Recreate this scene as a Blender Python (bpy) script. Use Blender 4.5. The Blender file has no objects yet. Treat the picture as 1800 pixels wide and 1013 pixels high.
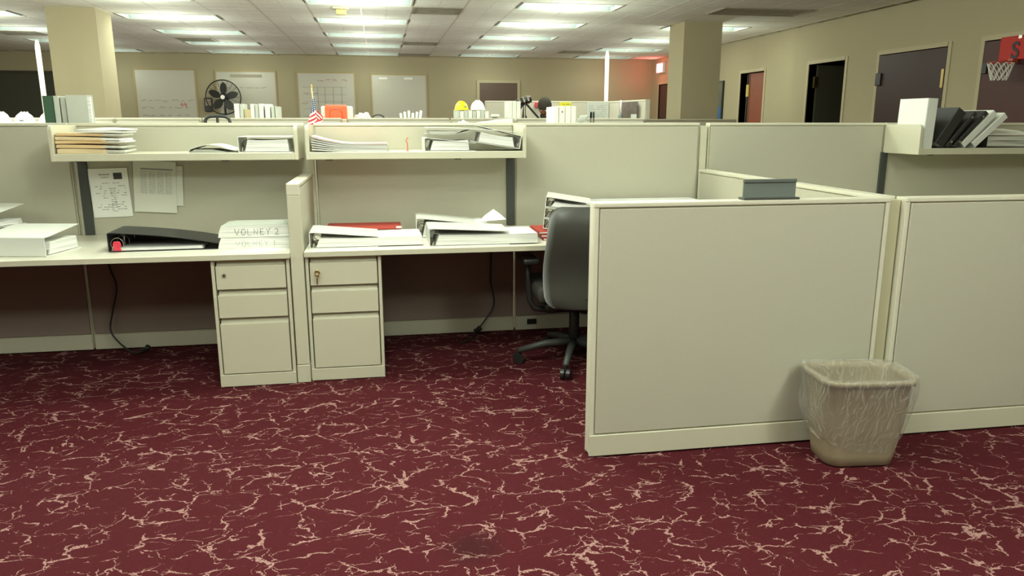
import bpy, bmesh, math, random
from mathutils import Vector, Matrix
random.seed(7)
S = bpy.context.scene
COL = S.collection
PI = math.pi

# ------------------------------------------------------------------ camera, world, exposure
H = 1.375
F = 1320.0
PITCH = math.atan(292.0 / F)
YAW = math.atan(232.0 / math.hypot(292.0, F))
cd = bpy.data.cameras.new('camera')
cam = bpy.data.objects.new('camera', cd)
COL.objects.link(cam)
cd.sensor_width = 36.0
cd.lens = F / 1800.0 * 36.0
cd.clip_start = 0.05
cd.clip_end = 100
cam.location = (0, 0, H)
cam.rotation_euler = (PI / 2 - PITCH, 0, -YAW)
S.camera = cam
w = bpy.data.worlds.new('world')
S.world = w
w.use_nodes = True
w.node_tree.nodes['Background'].inputs[0].default_value = (0.9, 0.92, 0.85, 1)
w.node_tree.nodes['Background'].inputs[1].default_value = 0.05
S.view_settings.view_transform = 'Standard'
S.view_settings.look = 'None'
S.view_settings.gamma = 1.0
S.view_settings.use_curve_mapping = False
S.view_settings.exposure = 0.32
LAMP_DOWN = 16.0         # watts thrown down by one ceiling fixture
LAMP_FILL = 30.0         # watts of the point light added below each fixture to brighten ceiling and walls
LAMP_COL = (0.93, 1.0, 0.86)
LENS_E = 0.3
# fixtures burning this side of the second partition row: (column, row) -> relative output
NEAR_ON = {(0, -1): .7, (1, -1): .7, (2, -1): .7, (3, -1): .7, (0, -2): .9, (1, -2): 1.4, (2, -2): .8, (3, -2): .7,
           (2, -3): 1.0, (3, -3): .35, (2, -4): 1.4, (0, -5): 1.0, (1, -5): 1.1, (2, -5): 0.9, (3, -5): 1.9, (3, -6): .6}
FAR_ON = [.54, .56, .40, .30, .18]

# ------------------------------------------------------------------ material helpers
def lin(c):
    r = []
    for v in c[:3]:
        v = v / 255.0
        r.append(v / 12.92 if v <= 0.04045 else ((v + 0.055) / 1.055) ** 2.4)
    return (r[0], r[1], r[2], 1.0)

MC = {}
def mat(name, col, rough=0.55, metal=0.0, noise=0.0, nscale=20.0, bump=0.0, bscale=200.0, spec=0.5, emit=0.0, alpha=1.0):
    if name in MC:
        return MC[name]
    m = bpy.data.materials.new(name)
    m.use_nodes = True
    nt = m.node_tree
    b = nt.nodes['Principled BSDF']
    c = lin(col)
    b.inputs['Base Color'].default_value = c
    b.inputs['Roughness'].default_value = rough
    b.inputs['Metallic'].default_value = metal
    b.inputs['Specular IOR Level'].default_value = spec
    b.inputs['Alpha'].default_value = alpha
    tc = nt.nodes.new('ShaderNodeTexCoord')
    if noise > 0:
        n = nt.nodes.new('ShaderNodeTexNoise')
        n.inputs['Scale'].default_value = nscale
        n.inputs['Detail'].default_value = 4
        nt.links.new(tc.outputs['Object'], n.inputs['Vector'])
        mx = nt.nodes.new('ShaderNodeMix')
        mx.data_type = 'RGBA'
        mx.inputs[6].default_value = tuple(v * (1 - noise) for v in c[:3]) + (1,)
        mx.inputs[7].default_value = tuple(min(1, v * (1 + noise)) for v in c[:3]) + (1,)
        nt.links.new(n.outputs[0], mx.inputs[0])
        nt.links.new(mx.outputs[2], b.inputs['Base Color'])
    if bump > 0:
        n2 = nt.nodes.new('ShaderNodeTexNoise')
        n2.inputs['Scale'].default_value = bscale
        n2.inputs['Detail'].default_value = 3
        nt.links.new(tc.outputs['Object'], n2.inputs['Vector'])
        bp = nt.nodes.new('ShaderNodeBump')
        bp.inputs['Strength'].default_value = bump
        bp.inputs['Distance'].default_value = 0.002
        nt.links.new(n2.outputs[0], bp.inputs['Height'])
        nt.links.new(bp.outputs[0], b.inputs['Normal'])
    if emit > 0:
        b.inputs['Emission Color'].default_value = c
        b.inputs['Emission Strength'].default_value = emit
    MC[name] = m
    return m

def carpet_mat():
    m = bpy.data.materials.new('carpet')
    m.use_nodes = True
    nt = m.node_tree
    N, L = nt.nodes, nt.links
    b = N['Principled BSDF']
    b.inputs['Roughness'].default_value = 0.95
    b.inputs['Specular IOR Level'].default_value = 0.15
    tc = N.new('ShaderNodeTexCoord')
    def math_(op, a, bb=None, clamp=False):
        n = N.new('ShaderNodeMath'); n.operation = op; n.use_clamp = clamp
        for i, v in enumerate((a, bb)):
            if v is None: continue
            if isinstance(v, (int, float)): n.inputs[i].default_value = v
            else: L.new(v, n.inputs[i])
        return n.outputs[0]
    def noise(vec, sc, det=2, rough=0.5, col=False):
        n = N.new('ShaderNodeTexNoise'); n.inputs['Scale'].default_value = sc
        n.inputs['Detail'].default_value = det; n.inputs['Roughness'].default_value = rough
        L.new(vec, n.inputs['Vector'])
        return n.outputs[1] if col else n.outputs[0]
    def ramp(v, a, c):
        n = N.new('ShaderNodeMapRange'); n.inputs[1].default_value = a; n.inputs[2].default_value = c
        n.clamp = True; L.new(v, n.inputs[0]); return n.outputs[0]
    def offs(vec, o, s=(1, 1, 1)):
        n = N.new('ShaderNodeMapping'); n.inputs['Location'].default_value = o; n.inputs['Scale'].default_value = s
        L.new(vec, n.inputs[0]); return n.outputs[0]
    def veins(seed, scale, width, keep, sx=0.74, warp=0.17):
        v = offs(tc.outputs['Object'], (seed, seed * 1.7, 0), (sx, 1, 1))
        nz = noise(v, 7, 4, 0.62, True)
        sub = N.new('ShaderNodeVectorMath'); sub.operation = 'SUBTRACT'; L.new(nz, sub.inputs[0]); sub.inputs[1].default_value = (.5, .5, .5)
        sc = N.new('ShaderNodeVectorMath'); sc.operation = 'SCALE'; L.new(sub.outputs[0], sc.inputs[0]); sc.inputs['Scale'].default_value = warp
        ad = N.new('ShaderNodeVectorMath'); ad.operation = 'ADD'; L.new(v, ad.inputs[0]); L.new(sc.outputs[0], ad.inputs[1])
        vo = N.new('ShaderNodeTexVoronoi'); vo.voronoi_dimensions = '2D'; vo.feature = 'DISTANCE_TO_EDGE'; vo.inputs['Scale'].default_value = scale
        L.new(ad.outputs[0], vo.inputs['Vector'])
        # line width swells and pinches off
        wv = noise(offs(tc.outputs['Object'], (seed + 9, 3, 0)), 9.0, 3, 0.55)
        wd = math_('MULTIPLY', ramp(wv, keep, keep + 0.16), width * scale)
        return math_('GREATER_THAN', math_('SUBTRACT', wd, vo.outputs[0]), 0.0005)
    v1 = veins(0.0, 7.0, 0.0050, 0.45)
    v2 = veins(5.3, 9.6, 0.0040, 0.49)
    v3 = veins(11.9, 12.5, 0.0032, 0.53)
    vs = math_('MAXIMUM', math_('MAXIMUM', v1, v2), v3)
    # loops of the pile break the veins into dashes
    lp = N.new('ShaderNodeTexVoronoi'); lp.inputs['Scale'].default_value = 210; lp.voronoi_dimensions = '2D'
    L.new(offs(tc.outputs['Object'], (0, 0, 0), (1.2, 0.8, 1)), lp.inputs['Vector'])
    loop = ramp(lp.outputs[0], 0.75, 0.35)
    vmask = math_('MULTIPLY', vs, math_('ADD', math_('MULTIPLY', loop, 0.72), 0.16))
    base = N.new('ShaderNodeMix'); base.data_type = 'RGBA'
    base.inputs[6].default_value = lin((64, 18, 24)); base.inputs[7].default_value = lin((84, 26, 33))
    L.new(noise(tc.outputs['Object'], 260, 2), base.inputs[0])
    # dark spill stain by the camera and a few faint ones
    st = N.new('ShaderNodeVectorMath'); st.operation = 'DISTANCE'
    L.new(offs(tc.outputs['Object'], (0, 0, 0), (1, 1, 1)), st.inputs[0]); st.inputs[1].default_value = (0.25, 2.23, 0)
    d = math_('ADD', st.outputs['Value'], math_('MULTIPLY', noise(tc.outputs['Object'], 14, 3), 0.10))
    stain = math_('MULTIPLY', ramp(d, 0.175, 0.085), 0.55)
    veil = N.new('ShaderNodeMix'); veil.data_type = 'RGBA'
    veil.inputs[7].default_value = lin((176, 138, 130))
    L.new(vmask, veil.inputs[0]); L.new(base.outputs[2], veil.inputs[6])
    dk = N.new('ShaderNodeMix'); dk.data_type = 'RGBA'; dk.inputs[7].default_value = lin((48, 22, 22))
    L.new(stain, dk.inputs[0]); L.new(veil.outputs[2], dk.inputs[6])
    L.new(dk.outputs[2], b.inputs['Base Color'])
    bp = N.new('ShaderNodeBump'); bp.inputs['Strength'].default_value = 0.5; bp.inputs['Distance'].default_value = 0.003
    L.new(lp.outputs[0], bp.inputs['Height']); bp.invert = True
    L.new(bp.outputs[0], b.inputs['Normal'])
    return m

def page_mat(name='paper_edges', c1=(244, 244, 238), c2=(208, 208, 204), scale=260):
    """white paper block: fine horizontal sheet edges"""
    if name in MC: return MC[name]
    m = bpy.data.materials.new(name); m.use_nodes = True
    nt = m.node_tree; b = nt.nodes['Principled BSDF']; b.inputs['Roughness'].default_value = 0.8
    tc = nt.nodes.new('ShaderNodeTexCoord'); mp = nt.nodes.new('ShaderNodeMapping')
    mp.inputs['Scale'].default_value = (2, 2, scale)
    nt.links.new(tc.outputs['Object'], mp.inputs[0])
    n = nt.nodes.new('ShaderNodeTexNoise'); n.inputs['Scale'].default_value = 1.0; n.inputs['Detail'].default_value = 3
    nt.links.new(mp.outputs[0], n.inputs['Vector'])
    rp = nt.nodes.new('ShaderNodeMapRange'); rp.inputs[1].default_value = 0.35; rp.inputs[2].default_value = 0.6
    nt.links.new(n.outputs[0], rp.inputs[0])
    mx = nt.nodes.new('ShaderNodeMix'); mx.data_type = 'RGBA'
    mx.inputs[6].default_value = lin(c2); mx.inputs[7].default_value = lin(c1)
    nt.links.new(rp.outputs[0], mx.inputs[0]); nt.links.new(mx.outputs[2], b.inputs['Base Color'])
    MC[name] = m
    return m

# palette
FAB = mat('panel_fabric', (188, 184, 166), 0.9, noise=0.06, nscale=180, bump=0.25, bscale=700, spec=0.2)
FABLOW = mat('lower_tile_fabric', (146, 130, 120), 0.95, noise=0.08, nscale=180, bump=0.25, bscale=700, spec=0.1)
FABD = mat('panel_fabric_grey', (160, 154, 135), 0.9, noise=0.06, nscale=180, bump=0.25, bscale=700, spec=0.2)
CREAM = mat('cream_paint', (205, 201, 178), 0.42, noise=0.02, nscale=6)
CREAMB = mat('cream_trim', (214, 210, 190), 0.38)
LAM = mat('laminate', (222, 219, 202), 0.35, noise=0.03, nscale=4)
CHAR = mat('charcoal_metal', (66, 68, 64), 0.5)
DARK = mat('dark_gap', (40, 38, 32), 0.8)
BLK = mat('black_plastic', (38, 38, 36), 0.4)
GREYP = mat('grey_plastic', (112, 120, 114), 0.45)
CHROME = mat('chrome', (190, 186, 176), 0.25, 1.0)
BRASS = mat('key_metal', (170, 150, 100), 0.35, 1.0)
WALL = mat('wall_paint', (176, 166, 134), 0.85, noise=0.03, nscale=3, bump=0.1, bscale=300)
COLM = mat('column_paint', (174, 164, 132), 0.8, noise=0.02, nscale=3)
TRIMM = mat('door_frame_paint', (186, 176, 142), 0.6)
DOORM = mat('brown_door', (54, 32, 25), 0.5, noise=0.12, nscale=7)
DOORR = mat('reddish_door', (140, 74, 50), 0.5, noise=0.1, nscale=7)
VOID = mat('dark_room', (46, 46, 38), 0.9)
GLASSD = mat('dark_window_glass', (74, 76, 66), 0.3)
CEIL = mat('ceiling_tile', (243, 246, 234), 0.9, noise=0.03, nscale=60, bump=0.3, bscale=180)
GRIDM = mat('ceiling_grid', (214, 212, 196), 0.6)
WHITE = mat('white_vinyl', (226, 228, 220), 0.32)
WHITEB = mat('white_plastic', (240, 240, 232), 0.35)
WBG = mat('greywhite_vinyl', (200, 204, 194), 0.35)
PAPER = mat('paper', (240, 240, 232), 0.8)
PAGES = page_mat()
PAGESG = page_mat('paper_edges_worn', (220, 220, 208), (140, 142, 130), 160)
VIN_B = mat('black_vinyl', (46, 46, 46), 0.38, bump=0.15, bscale=400)
MANILA = mat('manila', (226, 196, 146), 0.75, noise=0.05, nscale=12)
MANILA2 = mat('manila_pale', (232, 210, 166), 0.75, noise=0.05, nscale=12)
PINK = mat('pink_cover', (232, 186, 174), 0.6)
RED = mat('red_cover', (184, 66, 56), 0.55)
REDC = mat('red_clip', (224, 62, 82), 0.4)
INK = mat('ink', (70, 70, 72), 0.8)
INKL = mat('ink_pale', (150, 150, 146), 0.8)
INKR = mat('red_marker', (206, 110, 100), 0.8)
BOARD = mat('whiteboard', (196, 192, 174), 0.35)
BOARDF = mat('whiteboard_frame', (176, 158, 110), 0.5)
YEL = mat('yellow_plastic', (244, 222, 20), 0.3)
ORA = mat('orange_plastic', (250, 110, 66), 0.4)
GRN = mat('green_vinyl', (62, 94, 72), 0.35)

# ------------------------------------------------------------------ geometry helpers
def nb(): return bmesh.new()

def box(bm, x0, x1, y0, y1, z0, z1, M=None):
    vs = [bm.verts.new((x, y, z)) for x in (x0, x1) for y in (y0, y1) for z in (z0, z1)]
    for f in ((0, 1, 3, 2), (4, 6, 7, 5), (0, 4, 5, 1), (2, 3, 7, 6), (0, 2, 6, 4), (1, 5, 7, 3)):
        bm.faces.new([vs[i] for i in f])
    if M is not None:
        for v in vs: v.co = M @ v.co
    return bm

def B(x0, x1, y0, y1, z0, z1): return box(nb(), x0, x1, y0, y1, z0, z1)

def prism(bm, pts, axis, a, b):
    """closed outline pts (p,q) extruded along axis from a to b; y: (x,z), x: (y,z), z: (x,y)"""
    def P(p, t):
        return {'y': (p[0], t, p[1]), 'x': (t, p[0], p[1]), 'z': (p[0], p[1], t)}[axis]
    A = [bm.verts.new(P(p, a)) for p in pts]; C = [bm.verts.new(P(p, b)) for p in pts]
    n = len(pts)
    bm.faces.new(A); bm.faces.new(list(reversed(C)))
    for i in range(n):
        bm.faces.new((A[i], C[i], C[(i + 1) % n], A[(i + 1) % n]))
    return bm

def ribbon(bm, pts, t, y0, y1, axis='y'):
    """open polyline given thickness t to its left, extruded"""
    n = len(pts); off = []
    for i, p in enumerate(pts):
        a = Vector(pts[max(0, i - 1)]); c = Vector(pts[min(n - 1, i + 1)])
        d = (c - a)
        if d.length < 1e-9: d = Vector((1, 0))
        d.normalize()
        nrm = Vector((-d.y, d.x))
        if 0 < i < n - 1:
            d0 = (Vector(p) - a).normalized()
            k = nrm.dot(Vector((-d0.y, d0.x)))
            nrm = nrm / max(0.5, k)
        off.append((p[0] + nrm.x * t, p[1] + nrm.y * t))
    return prism(bm, list(pts) + off[::-1], axis, y0, y1)

def tube(bm, pts, r, n=8, closed=False, r2=None):
    pts = [Vector(p) for p in pts]
    rings = []
    m = len(pts)
    prev = None
    for i, p in enumerate(pts):
        if closed: t = pts[(i + 1) % m] - pts[i - 1]
        else: t = pts[min(m - 1, i + 1)] - pts[max(0, i - 1)]
        t.normalize()
        if prev is None:
            u = t.orthogonal().normalized()
        else:
            u = (prev - t * prev.dot(t))
            u = u.normalized() if u.length > 1e-6 else t.orthogonal().normalized()
        prev = u
        v = t.cross(u)
        rr = r if r2 is None else r + (r2 - r) * i / (m - 1)
        rings.append([bm.verts.new(p + (u * math.cos(2 * PI * k / n) + v * math.sin(2 * PI * k / n)) * rr) for k in range(n)])
    for i in range(m if closed else m - 1):
        A, C = rings[i], rings[(i + 1) % m]
        for k in range(n):
            bm.faces.new((A[k], A[(k + 1) % n], C[(k + 1) % n], C[k]))
    if not closed:
        bm.faces.new(rings[0][::-1]); bm.faces.new(rings[-1])
    return bm

def lathe(bm, prof, n=24, c=(0, 0, 0), cap=True):
    rings = []
    for r, z in prof:
        rings.append([bm.verts.new((c[0] + r * math.cos(2 * PI * k / n), c[1] + r * math.sin(2 * PI * k / n), c[2] + z)) for k in range(n)])
    for A, C in zip(rings, rings[1:]):
        for k in range(n):
            bm.faces.new((A[k], A[(k + 1) % n], C[(k + 1) % n], C[k]))
    if cap:
        if prof[0][0] > 1e-4: bm.faces.new(rings[0][::-1])
        if prof[-1][0] > 1e-4: bm.faces.new(rings[-1])
    return bm

def rrect(w_, d_, r, n=5):
    out = []
    for cx, cy, a0 in ((w_ / 2 - r, d_ / 2 - r, 0), (-w_ / 2 + r, d_ / 2 - r, 90), (-w_ / 2 + r, -d_ / 2 + r, 180), (w_ / 2 - r, -d_ / 2 + r, 270)):
        for k in range(n + 1):
            a = math.radians(a0 + 90.0 * k / n)
            out.append((cx + r * math.cos(a), cy + r * math.sin(a)))
    return out

def obj(name, bm, m, parent=None, bevel=0.0, smooth=False, seg=1, kind=None, label=None, sub=0):
    if bevel > 0:
        bmesh.ops.bevel(bm, geom=list(bm.edges), offset=bevel, segments=seg, profile=0.7, affect='EDGES', clamp_overlap=True)
    bmesh.ops.recalc_face_normals(bm, faces=list(bm.faces))
    me = bpy.data.meshes.new(name)
    bm.to_mesh(me); bm.free()
    if smooth:
        for p in me.polygons: p.use_smooth = True
    me.materials.append(m)
    o = bpy.data.objects.new(name, me)
    COL.objects.link(o)
    if parent is not None: o.parent = parent
    if kind: o['kind'] = kind
    if label: o['label'] = label
    if sub:
        s = o.modifiers.new('s', 'SUBSURF'); s.levels = sub; s.render_levels = sub
    return o

def thing(name, label, cat, loc=(0, 0, 0), rz=0.0, group=None, rot=None):
    o = bpy.data.objects.new(name, None)
    COL.objects.link(o)
    o.empty_display_size = 0.05
    o.location = loc
    o.rotation_euler = rot if rot else (0, 0, rz)
    o['label'] = label; o['category'] = cat
    if group: o['group'] = group
    return o

def tag(o, label, cat, group=None, kind=None):
    o['label'] = label; o['category'] = cat
    if group: o['group'] = group
    if kind: o['kind'] = kind
    return o

def kids(o): return [c for c in bpy.data.objects if c.parent == o]
def dup(o, loc=None, rz=None, label=None):
    def rec(s, par):
        c = s.copy(); COL.objects.link(c); c.parent = par
        for k in kids(s): rec(k, c)
        return c
    r = rec(o, None)
    if loc is not None: r.location = loc
    if rz is not None: r.rotation_euler = (0, 0, rz)
    if label: r['label'] = label
    return r

# ------------------------------------------------------------------ room shell
XL, XR, YB, YF, ZC = -9.0, 6.2, 17.1, -5.0, 2.74
def struct(name, bm, m, parent=None, **k):
    return obj(name, bm, m, parent, kind='structure', **k)

floor = struct('floor', B(XL - .1, XR + .1, YF - .1, YB + .1, -0.1, 0.0), carpet_mat())
struct('wall_back', B(XL, XR, YB, YB + .1, 0, 2.9), WALL)
struct('wall_left', B(XL - .1, XL, YF, YB, 0, 2.9), WALL)
struct('wall_front', B(XL, XR, YF - .1, YF, 0, 2.9), WALL)
# right wall with openings; doors: (y0,y1)
DT = 2.19
openings = [(6.02, 7.18), (7.70, 8.88), (9.60, 10.49), (11.81, 12.64), (15.95, 16.62)]
bm = nb()
ys = YF
for a, b_ in openings:
    box(bm, XR, XR + .12, ys, a, 0, 2.9); box(bm, XR, XR + .12, a, b_, DT, 2.9); ys = b_
box(bm, XR, XR + .12, ys, YB, 0, 2.9)
struct('wall_right', bm, WALL)
for side, args in (('back', (XL, XR, YB - .015, YB, 0, .1)), ('left', (XL, XL + .015, YF, YB, 0, .1))):
    struct('baseboard_' + side, B(*args), BLK)

# ceiling: slab, grid, tiles
MX, MY = 0.625, 0.58
X0, Y0 = -0.81, 9.10
LCOL = [-0.81 - 5.0, -0.81 - 2.5, -0.81, 1.69, 4.19]
ceiling = struct('ceiling', B(XL, XR, YF, YB, 2.87, 2.97), GRIDM)
lights_xy = {}
ON = {}
for ci, lx in enumerate(LCOL):
    for r in range(-8, 5):
        ly = Y0 + 3 * MY * r
        lights_xy[(ci, r)] = (lx, ly)
holes = set()
for (ci, r), (lx, ly) in lights_xy.items():
    i = round((lx - X0) / MX); j = round((ly - Y0) / MY)
    holes.add((i, j)); holes.add((i + 1, j))
vents = {(2, 1): 1, (2, 8): 1, (-4, 8): 1, (2, 12): 1, (8, 0): 1, (9, 0): 1, (7, 10): 1, (-8, 7): 1}
tb = nb()
g = 0.0025
for a in (0, 1):
    for c in (0, 1):
        box(tb, a * MX / 2 + g, (a + 1) * MX / 2 - g, c * MY / 2 + g, (c + 1) * MY / 2 - g, 0.0, 0.012)
box(tb, g, MX - g, g, MY - g, 0.006, 0.016)
tile_me = None
bs = nb(); cnt = 0
for i in range(-13, 12):
    for j in range(-25, 14):
        x = X0 + i * MX; y = Y0 + j * MY
        if x + MX > XR + .02 or x < XL - .02 or y + MY > YB + .1 or y < YF: continue
        if (i, j) in holes or (i, j) in vents: continue
        # columns pass through
        if -1 <= j <= 8 and x > -9 and cnt < 285 and -8 <= i <= 10:
            if tile_me is None:
                o = obj('ceiling_tile', tb, CEIL, ceiling); tile_me = o.data
            else:
                o = bpy.data.objects.new('ceiling_tile', tile_me); COL.objects.link(o); o.parent = ceiling
            o.location = (x, y, ZC + random.uniform(0, .0015)); cnt += 1
        else:
            for a in (0, 1):
                for c in (0, 1):
                    box(bs, x + a * MX / 2 + g, x + (a + 1) * MX / 2 - g, y + c * MY / 2 + g, y + (c + 1) * MY / 2 - g, ZC, ZC + .012)
o = obj('ceiling_tile_field', bs, CEIL, ceiling); o['kind'] = 'stuff'
bs = nb()
for i in range(-13, 13):
    x = X0 + i * MX
    if XL < x < XR: box(bs, x - .008, x + .008, YF, YB, ZC - .001, ZC + .006)
for j in range(-24, 14):
    y = Y0 + j * MY
    xs = XL
    box(bs, XL, XR, y - .008, y + .008, ZC - .0008, ZC + .0058)
o = obj('ceiling_grid', bs, GRIDM, ceiling); o['kind'] = 'stuff'
# seal above the tiles
bs = B(XL, XR, YF, YB, 2.86, 2.865)

# ------------------------------------------------------------------ ceiling lights
LENS = mat('lamp_lens', (225, 238, 232), 0.4, emit=LENS_E)
LENSOFF = mat('lamp_lens_off', (190, 194, 184), 0.4)
REFL = mat('lamp_reflector', (150, 160, 156), 0.35)
ENDM = mat('lamp_end_dark', (70, 70, 62), 0.6)  # dark side frames at the two ends of a fixture
LDATA = {}
def lamp_data(k):
    if k not in LDATA:
        a = bpy.data.lights.new('lamp', 'AREA')
        a.shape = 'RECTANGLE'; a.size = 1.16; a.size_y = 0.48; a.energy = LAMP_DOWN * k; a.color = LAMP_COL
        p = bpy.data.lights.new('lamp_fill', 'POINT')  # added fill light, hangs unseen below the fixture
        p.energy = LAMP_FILL * k; p.color = LAMP_COL; p.shadow_soft_size = .16
        LDATA[k] = (a, p)
    return LDATA[k]
def fixture(loc, label, on, group):
    t = thing('ceiling_light', label, 'ceiling light', loc, group=group)
    W, D = 2 * MX - .02, MY - .02
    bm = nb()
    box(bm, 0, W, 0, .02, .0, .1); box(bm, 0, W, D - .02, D, .0, .1)
    box(bm, 0, .02, .02, D - .02, .0, .1); box(bm, W - .02, W, .02, D - .02, .0, .1)
    box(bm, 0, W, 0, D, .1, .11)
    obj('housing', bm, REFL, t)
    bm = nb()
    box(bm, -.006, W + .006, -.006, .016, -.006, .001); box(bm, -.006, W + .006, D - .016, D + .006, -.006, .001)
    box(bm, -.006, .016, .016, D - .016, -.006, .001); box(bm, W - .016, W + .006, .016, D - .016, -.006, .001)
    obj('frame', bm, GRIDM, t)
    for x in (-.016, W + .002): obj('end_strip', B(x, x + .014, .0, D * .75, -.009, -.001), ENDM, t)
    ls = obj('lens', B(.02, W - .02, .02, D - .02, .085, .09), LENS if on else LENSOFF, t)
    for k in (1, 2):
        obj('louver', B(.02, W - .02, D * k / 3 - .004, D * k / 3 + .004, .03, .085), REFL, t)
    return t, W, D
proto = {}; lit = []
GRP = 'ceiling lights in rows'
rows_w = ['nearest', 'second', 'third', 'fourth', 'farthest']
cols_w = ['far-left', 'second-from-left', 'centre', 'second-from-right', 'far-right']
for (ci, r), (lx, ly) in lights_xy.items():
    on = True
    power = FAR_ON[max(0, r)]
    if r < 0:
        if (ci, r) not in NEAR_ON: continue
        power = NEAR_ON[(ci, r)]
    if ci == 4 and r < 1: continue
    if r >= 0:
        lab = 'lit rectangular ceiling light, %s column of lights, %s of its column from the camera' % (cols_w[ci], rows_w[r])
    else:
        lab = 'lit rectangular ceiling light outside the frame, %s column, %s one %s' % (cols_w[ci], ['first', 'second', 'third', 'fourth', 'fifth', 'sixth', 'seventh', 'eighth'][-r - 1], 'before the visible rows')
    if on not in proto:
        t, W, D = fixture((lx + .01, ly + .01, ZC), lab, on, GRP); proto[on] = t
    else:
        t = dup(proto[on], (lx + .01, ly + .01, ZC), label=lab)
    lit.append((t, power))
for t, power in lit:
    for d, z in zip(lamp_data(power), (0.078, -.34)):
        l = bpy.data.objects.new(d.name, d); COL.objects.link(l); l.parent = t
        l.location = (0.615, 0.28, z)

# vents
VM = mat('vent_metal', (150, 146, 128), 0.5, noise=0.35, nscale=9)
VS = mat('vent_slot', (60, 56, 46), 0.7)
for (i, j), _ in vents.items():
    if i == 9: continue
    x = X0 + i * MX; y = Y0 + j * MY
    wd = MX * (2 if i == 8 else 1)
    where = {(2, 1): 'between the middle light columns, nearest of three', (2, 8): 'between the middle light columns, second of three', (2, 12): 'between the middle light columns, closest to the whiteboard wall',
             (-4, 8): 'among the lights above the round fan', (8, 0): 'stained, near the upper right doors', (7, 10): 'above the exit corner', (-8, 7): 'over the dark window side'}[(i, j)]
    t = thing('ceiling_vent', 'grey slotted ceiling air vent, ' + where, 'vent', (x, y, ZC), group='ceiling vents')
    bm = nb()
    box(bm, .01, wd - .01, .01, .05, -.01, .004); box(bm, .01, wd - .01, MY - .05, MY - .01, -.01, .004)
    box(bm, .01, .05, .05, MY - .05, -.01, .004); box(bm, wd - .05, wd - .01, .05, MY - .05, -.01, .004)
    obj('frame', bm, VM, t)
    obj('backing', B(.05, wd - .05, .05, MY - .05, .03, .035), VS, t)
    for k in range(5):
        y1 = .07 + k * .095
        bm = nb(); box(bm, .05, wd - .05, y1, y1 + .05, -.006, .002); obj('slat', bm, VM, t)
t = thing('smoke_detector', 'small yellowed detector box hanging from the ceiling above the flag', 'detector', (-.42, 9.9, ZC))
obj('base', B(-.1, .1, -.06, .06, -.02, 0), CREAM, t, bevel=.004)
obj('cover', B(-.065, .065, -.045, .045, -.085, -.02), mat('yellowed_plastic', (206, 190, 130), .5), t, bevel=.012)

# ------------------------------------------------------------------ columns
struct('column_left', B(-3.95, -3.385, 10.42, 10.98, 0, 2.86), COLM)
struct('column_right', B(4.235, 4.80, 10.45, 11.0, 0, 2.86), COLM)

# ------------------------------------------------------------------ doors
def doorframe(n, y0, y1):
    bm = nb()
    for a, b_ in ((y0 - .05, y0), (y1, y1 + .05)):
        box(bm, XR - .012, XR + .13, a, b_, 0, DT + .05)
    box(bm, XR - .02, XR + .13, y0, y1, DT, DT + .05)
    return struct('trim_%d' % n, bm, TRIMM)
for n, (a, b_) in enumerate(openings): doorframe(n + 1, a, b_)
def hinge_handle(d, y, z=1.95):
    obj('hinge', B(XR - .005, XR + .03, y - .02, y + .02, z, z + .12), BRASS, d)
d1 = struct('door_1', B(XR - .008, XR + .04, 6.03, 7.17, .01, DT - .01), mat('red_brown_door', (72, 32, 26), .5, noise=.12, nscale=7))
obj('closer', B(XR - .03, XR - .01, 7.10, 7.165, 1.86, 1.98), BLK, d1, bevel=.005)
d2 = struct('door_2', B(XR - .008, XR + .04, 7.71, 8.87, .01, DT - .01), DOORM)
obj('hinge', B(XR - .014, XR - .008, 7.72, 7.76, 1.75, 1.95), BRASS, d2)
obj('hinge', B(XR - .03, XR - .01, 8.80, 8.90, 1.82, 1.97), BLK, d2, bevel=.004)
# dark rooms behind the open doorways
def niche(n, y0, y1, depth, m):
    bm = nb()
    box(bm, XR + .12 + depth, XR + .17 + depth, y0 - .6, y1 + .6, 0, 2.4)
    box(bm, XR + .12, XR + .12 + depth, y0 - .65, y0 - .6, 0, 2.4); box(bm, XR + .12, XR + .12 + depth, y1 + .6, y1 + .65, 0, 2.4)
    box(bm, XR + .12, XR + .17 + depth, y0 - .65, y1 + .65, 2.4, 2.45); box(bm, XR + .12, XR + .17 + depth, y0 - .65, y1 + .65, -.05, 0)
    return struct('wall_recess_%d' % n, bm, m)
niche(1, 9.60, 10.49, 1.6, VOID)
niche(2, 11.81, 12.64, 1.6, mat('pale_room', (190, 178, 140), .8))
d3 = struct('door_3', B(XR + .12, XR + .95, 10.44, 10.485, .01, DT - .01), mat('dark_green_door', (70, 68, 52), .6))
obj('hinge', B(XR + .06, XR + .12, 10.43, 10.49, 1.86, 2.02), BRASS, d3)
# open reddish door swung partly into the opening
bm = nb(); box(bm, 0, .045, -.56, 0, .01, DT - .01)
d4 = struct('door_4', bm, DOORR); d4.location = (XR + .06, 12.40, 0); d4.rotation_euler = (0, 0, math.radians(2))
obj('edge', B(-.004, .05, 0.0, .05, .01, DT - .01), mat('door_edge', (96, 60, 44), .6), d4)
obj('hinge', B(-.02, .05, .02, .1, 1.8, 2.0), mat('yellow_tag', (200, 176, 90), .5), d4)
d5 = struct('door_5', B(XR + .02, XR + .065, 15.96, 16.61, .01, DT - .01), mat('far_door', (84, 54, 46), .5))

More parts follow.
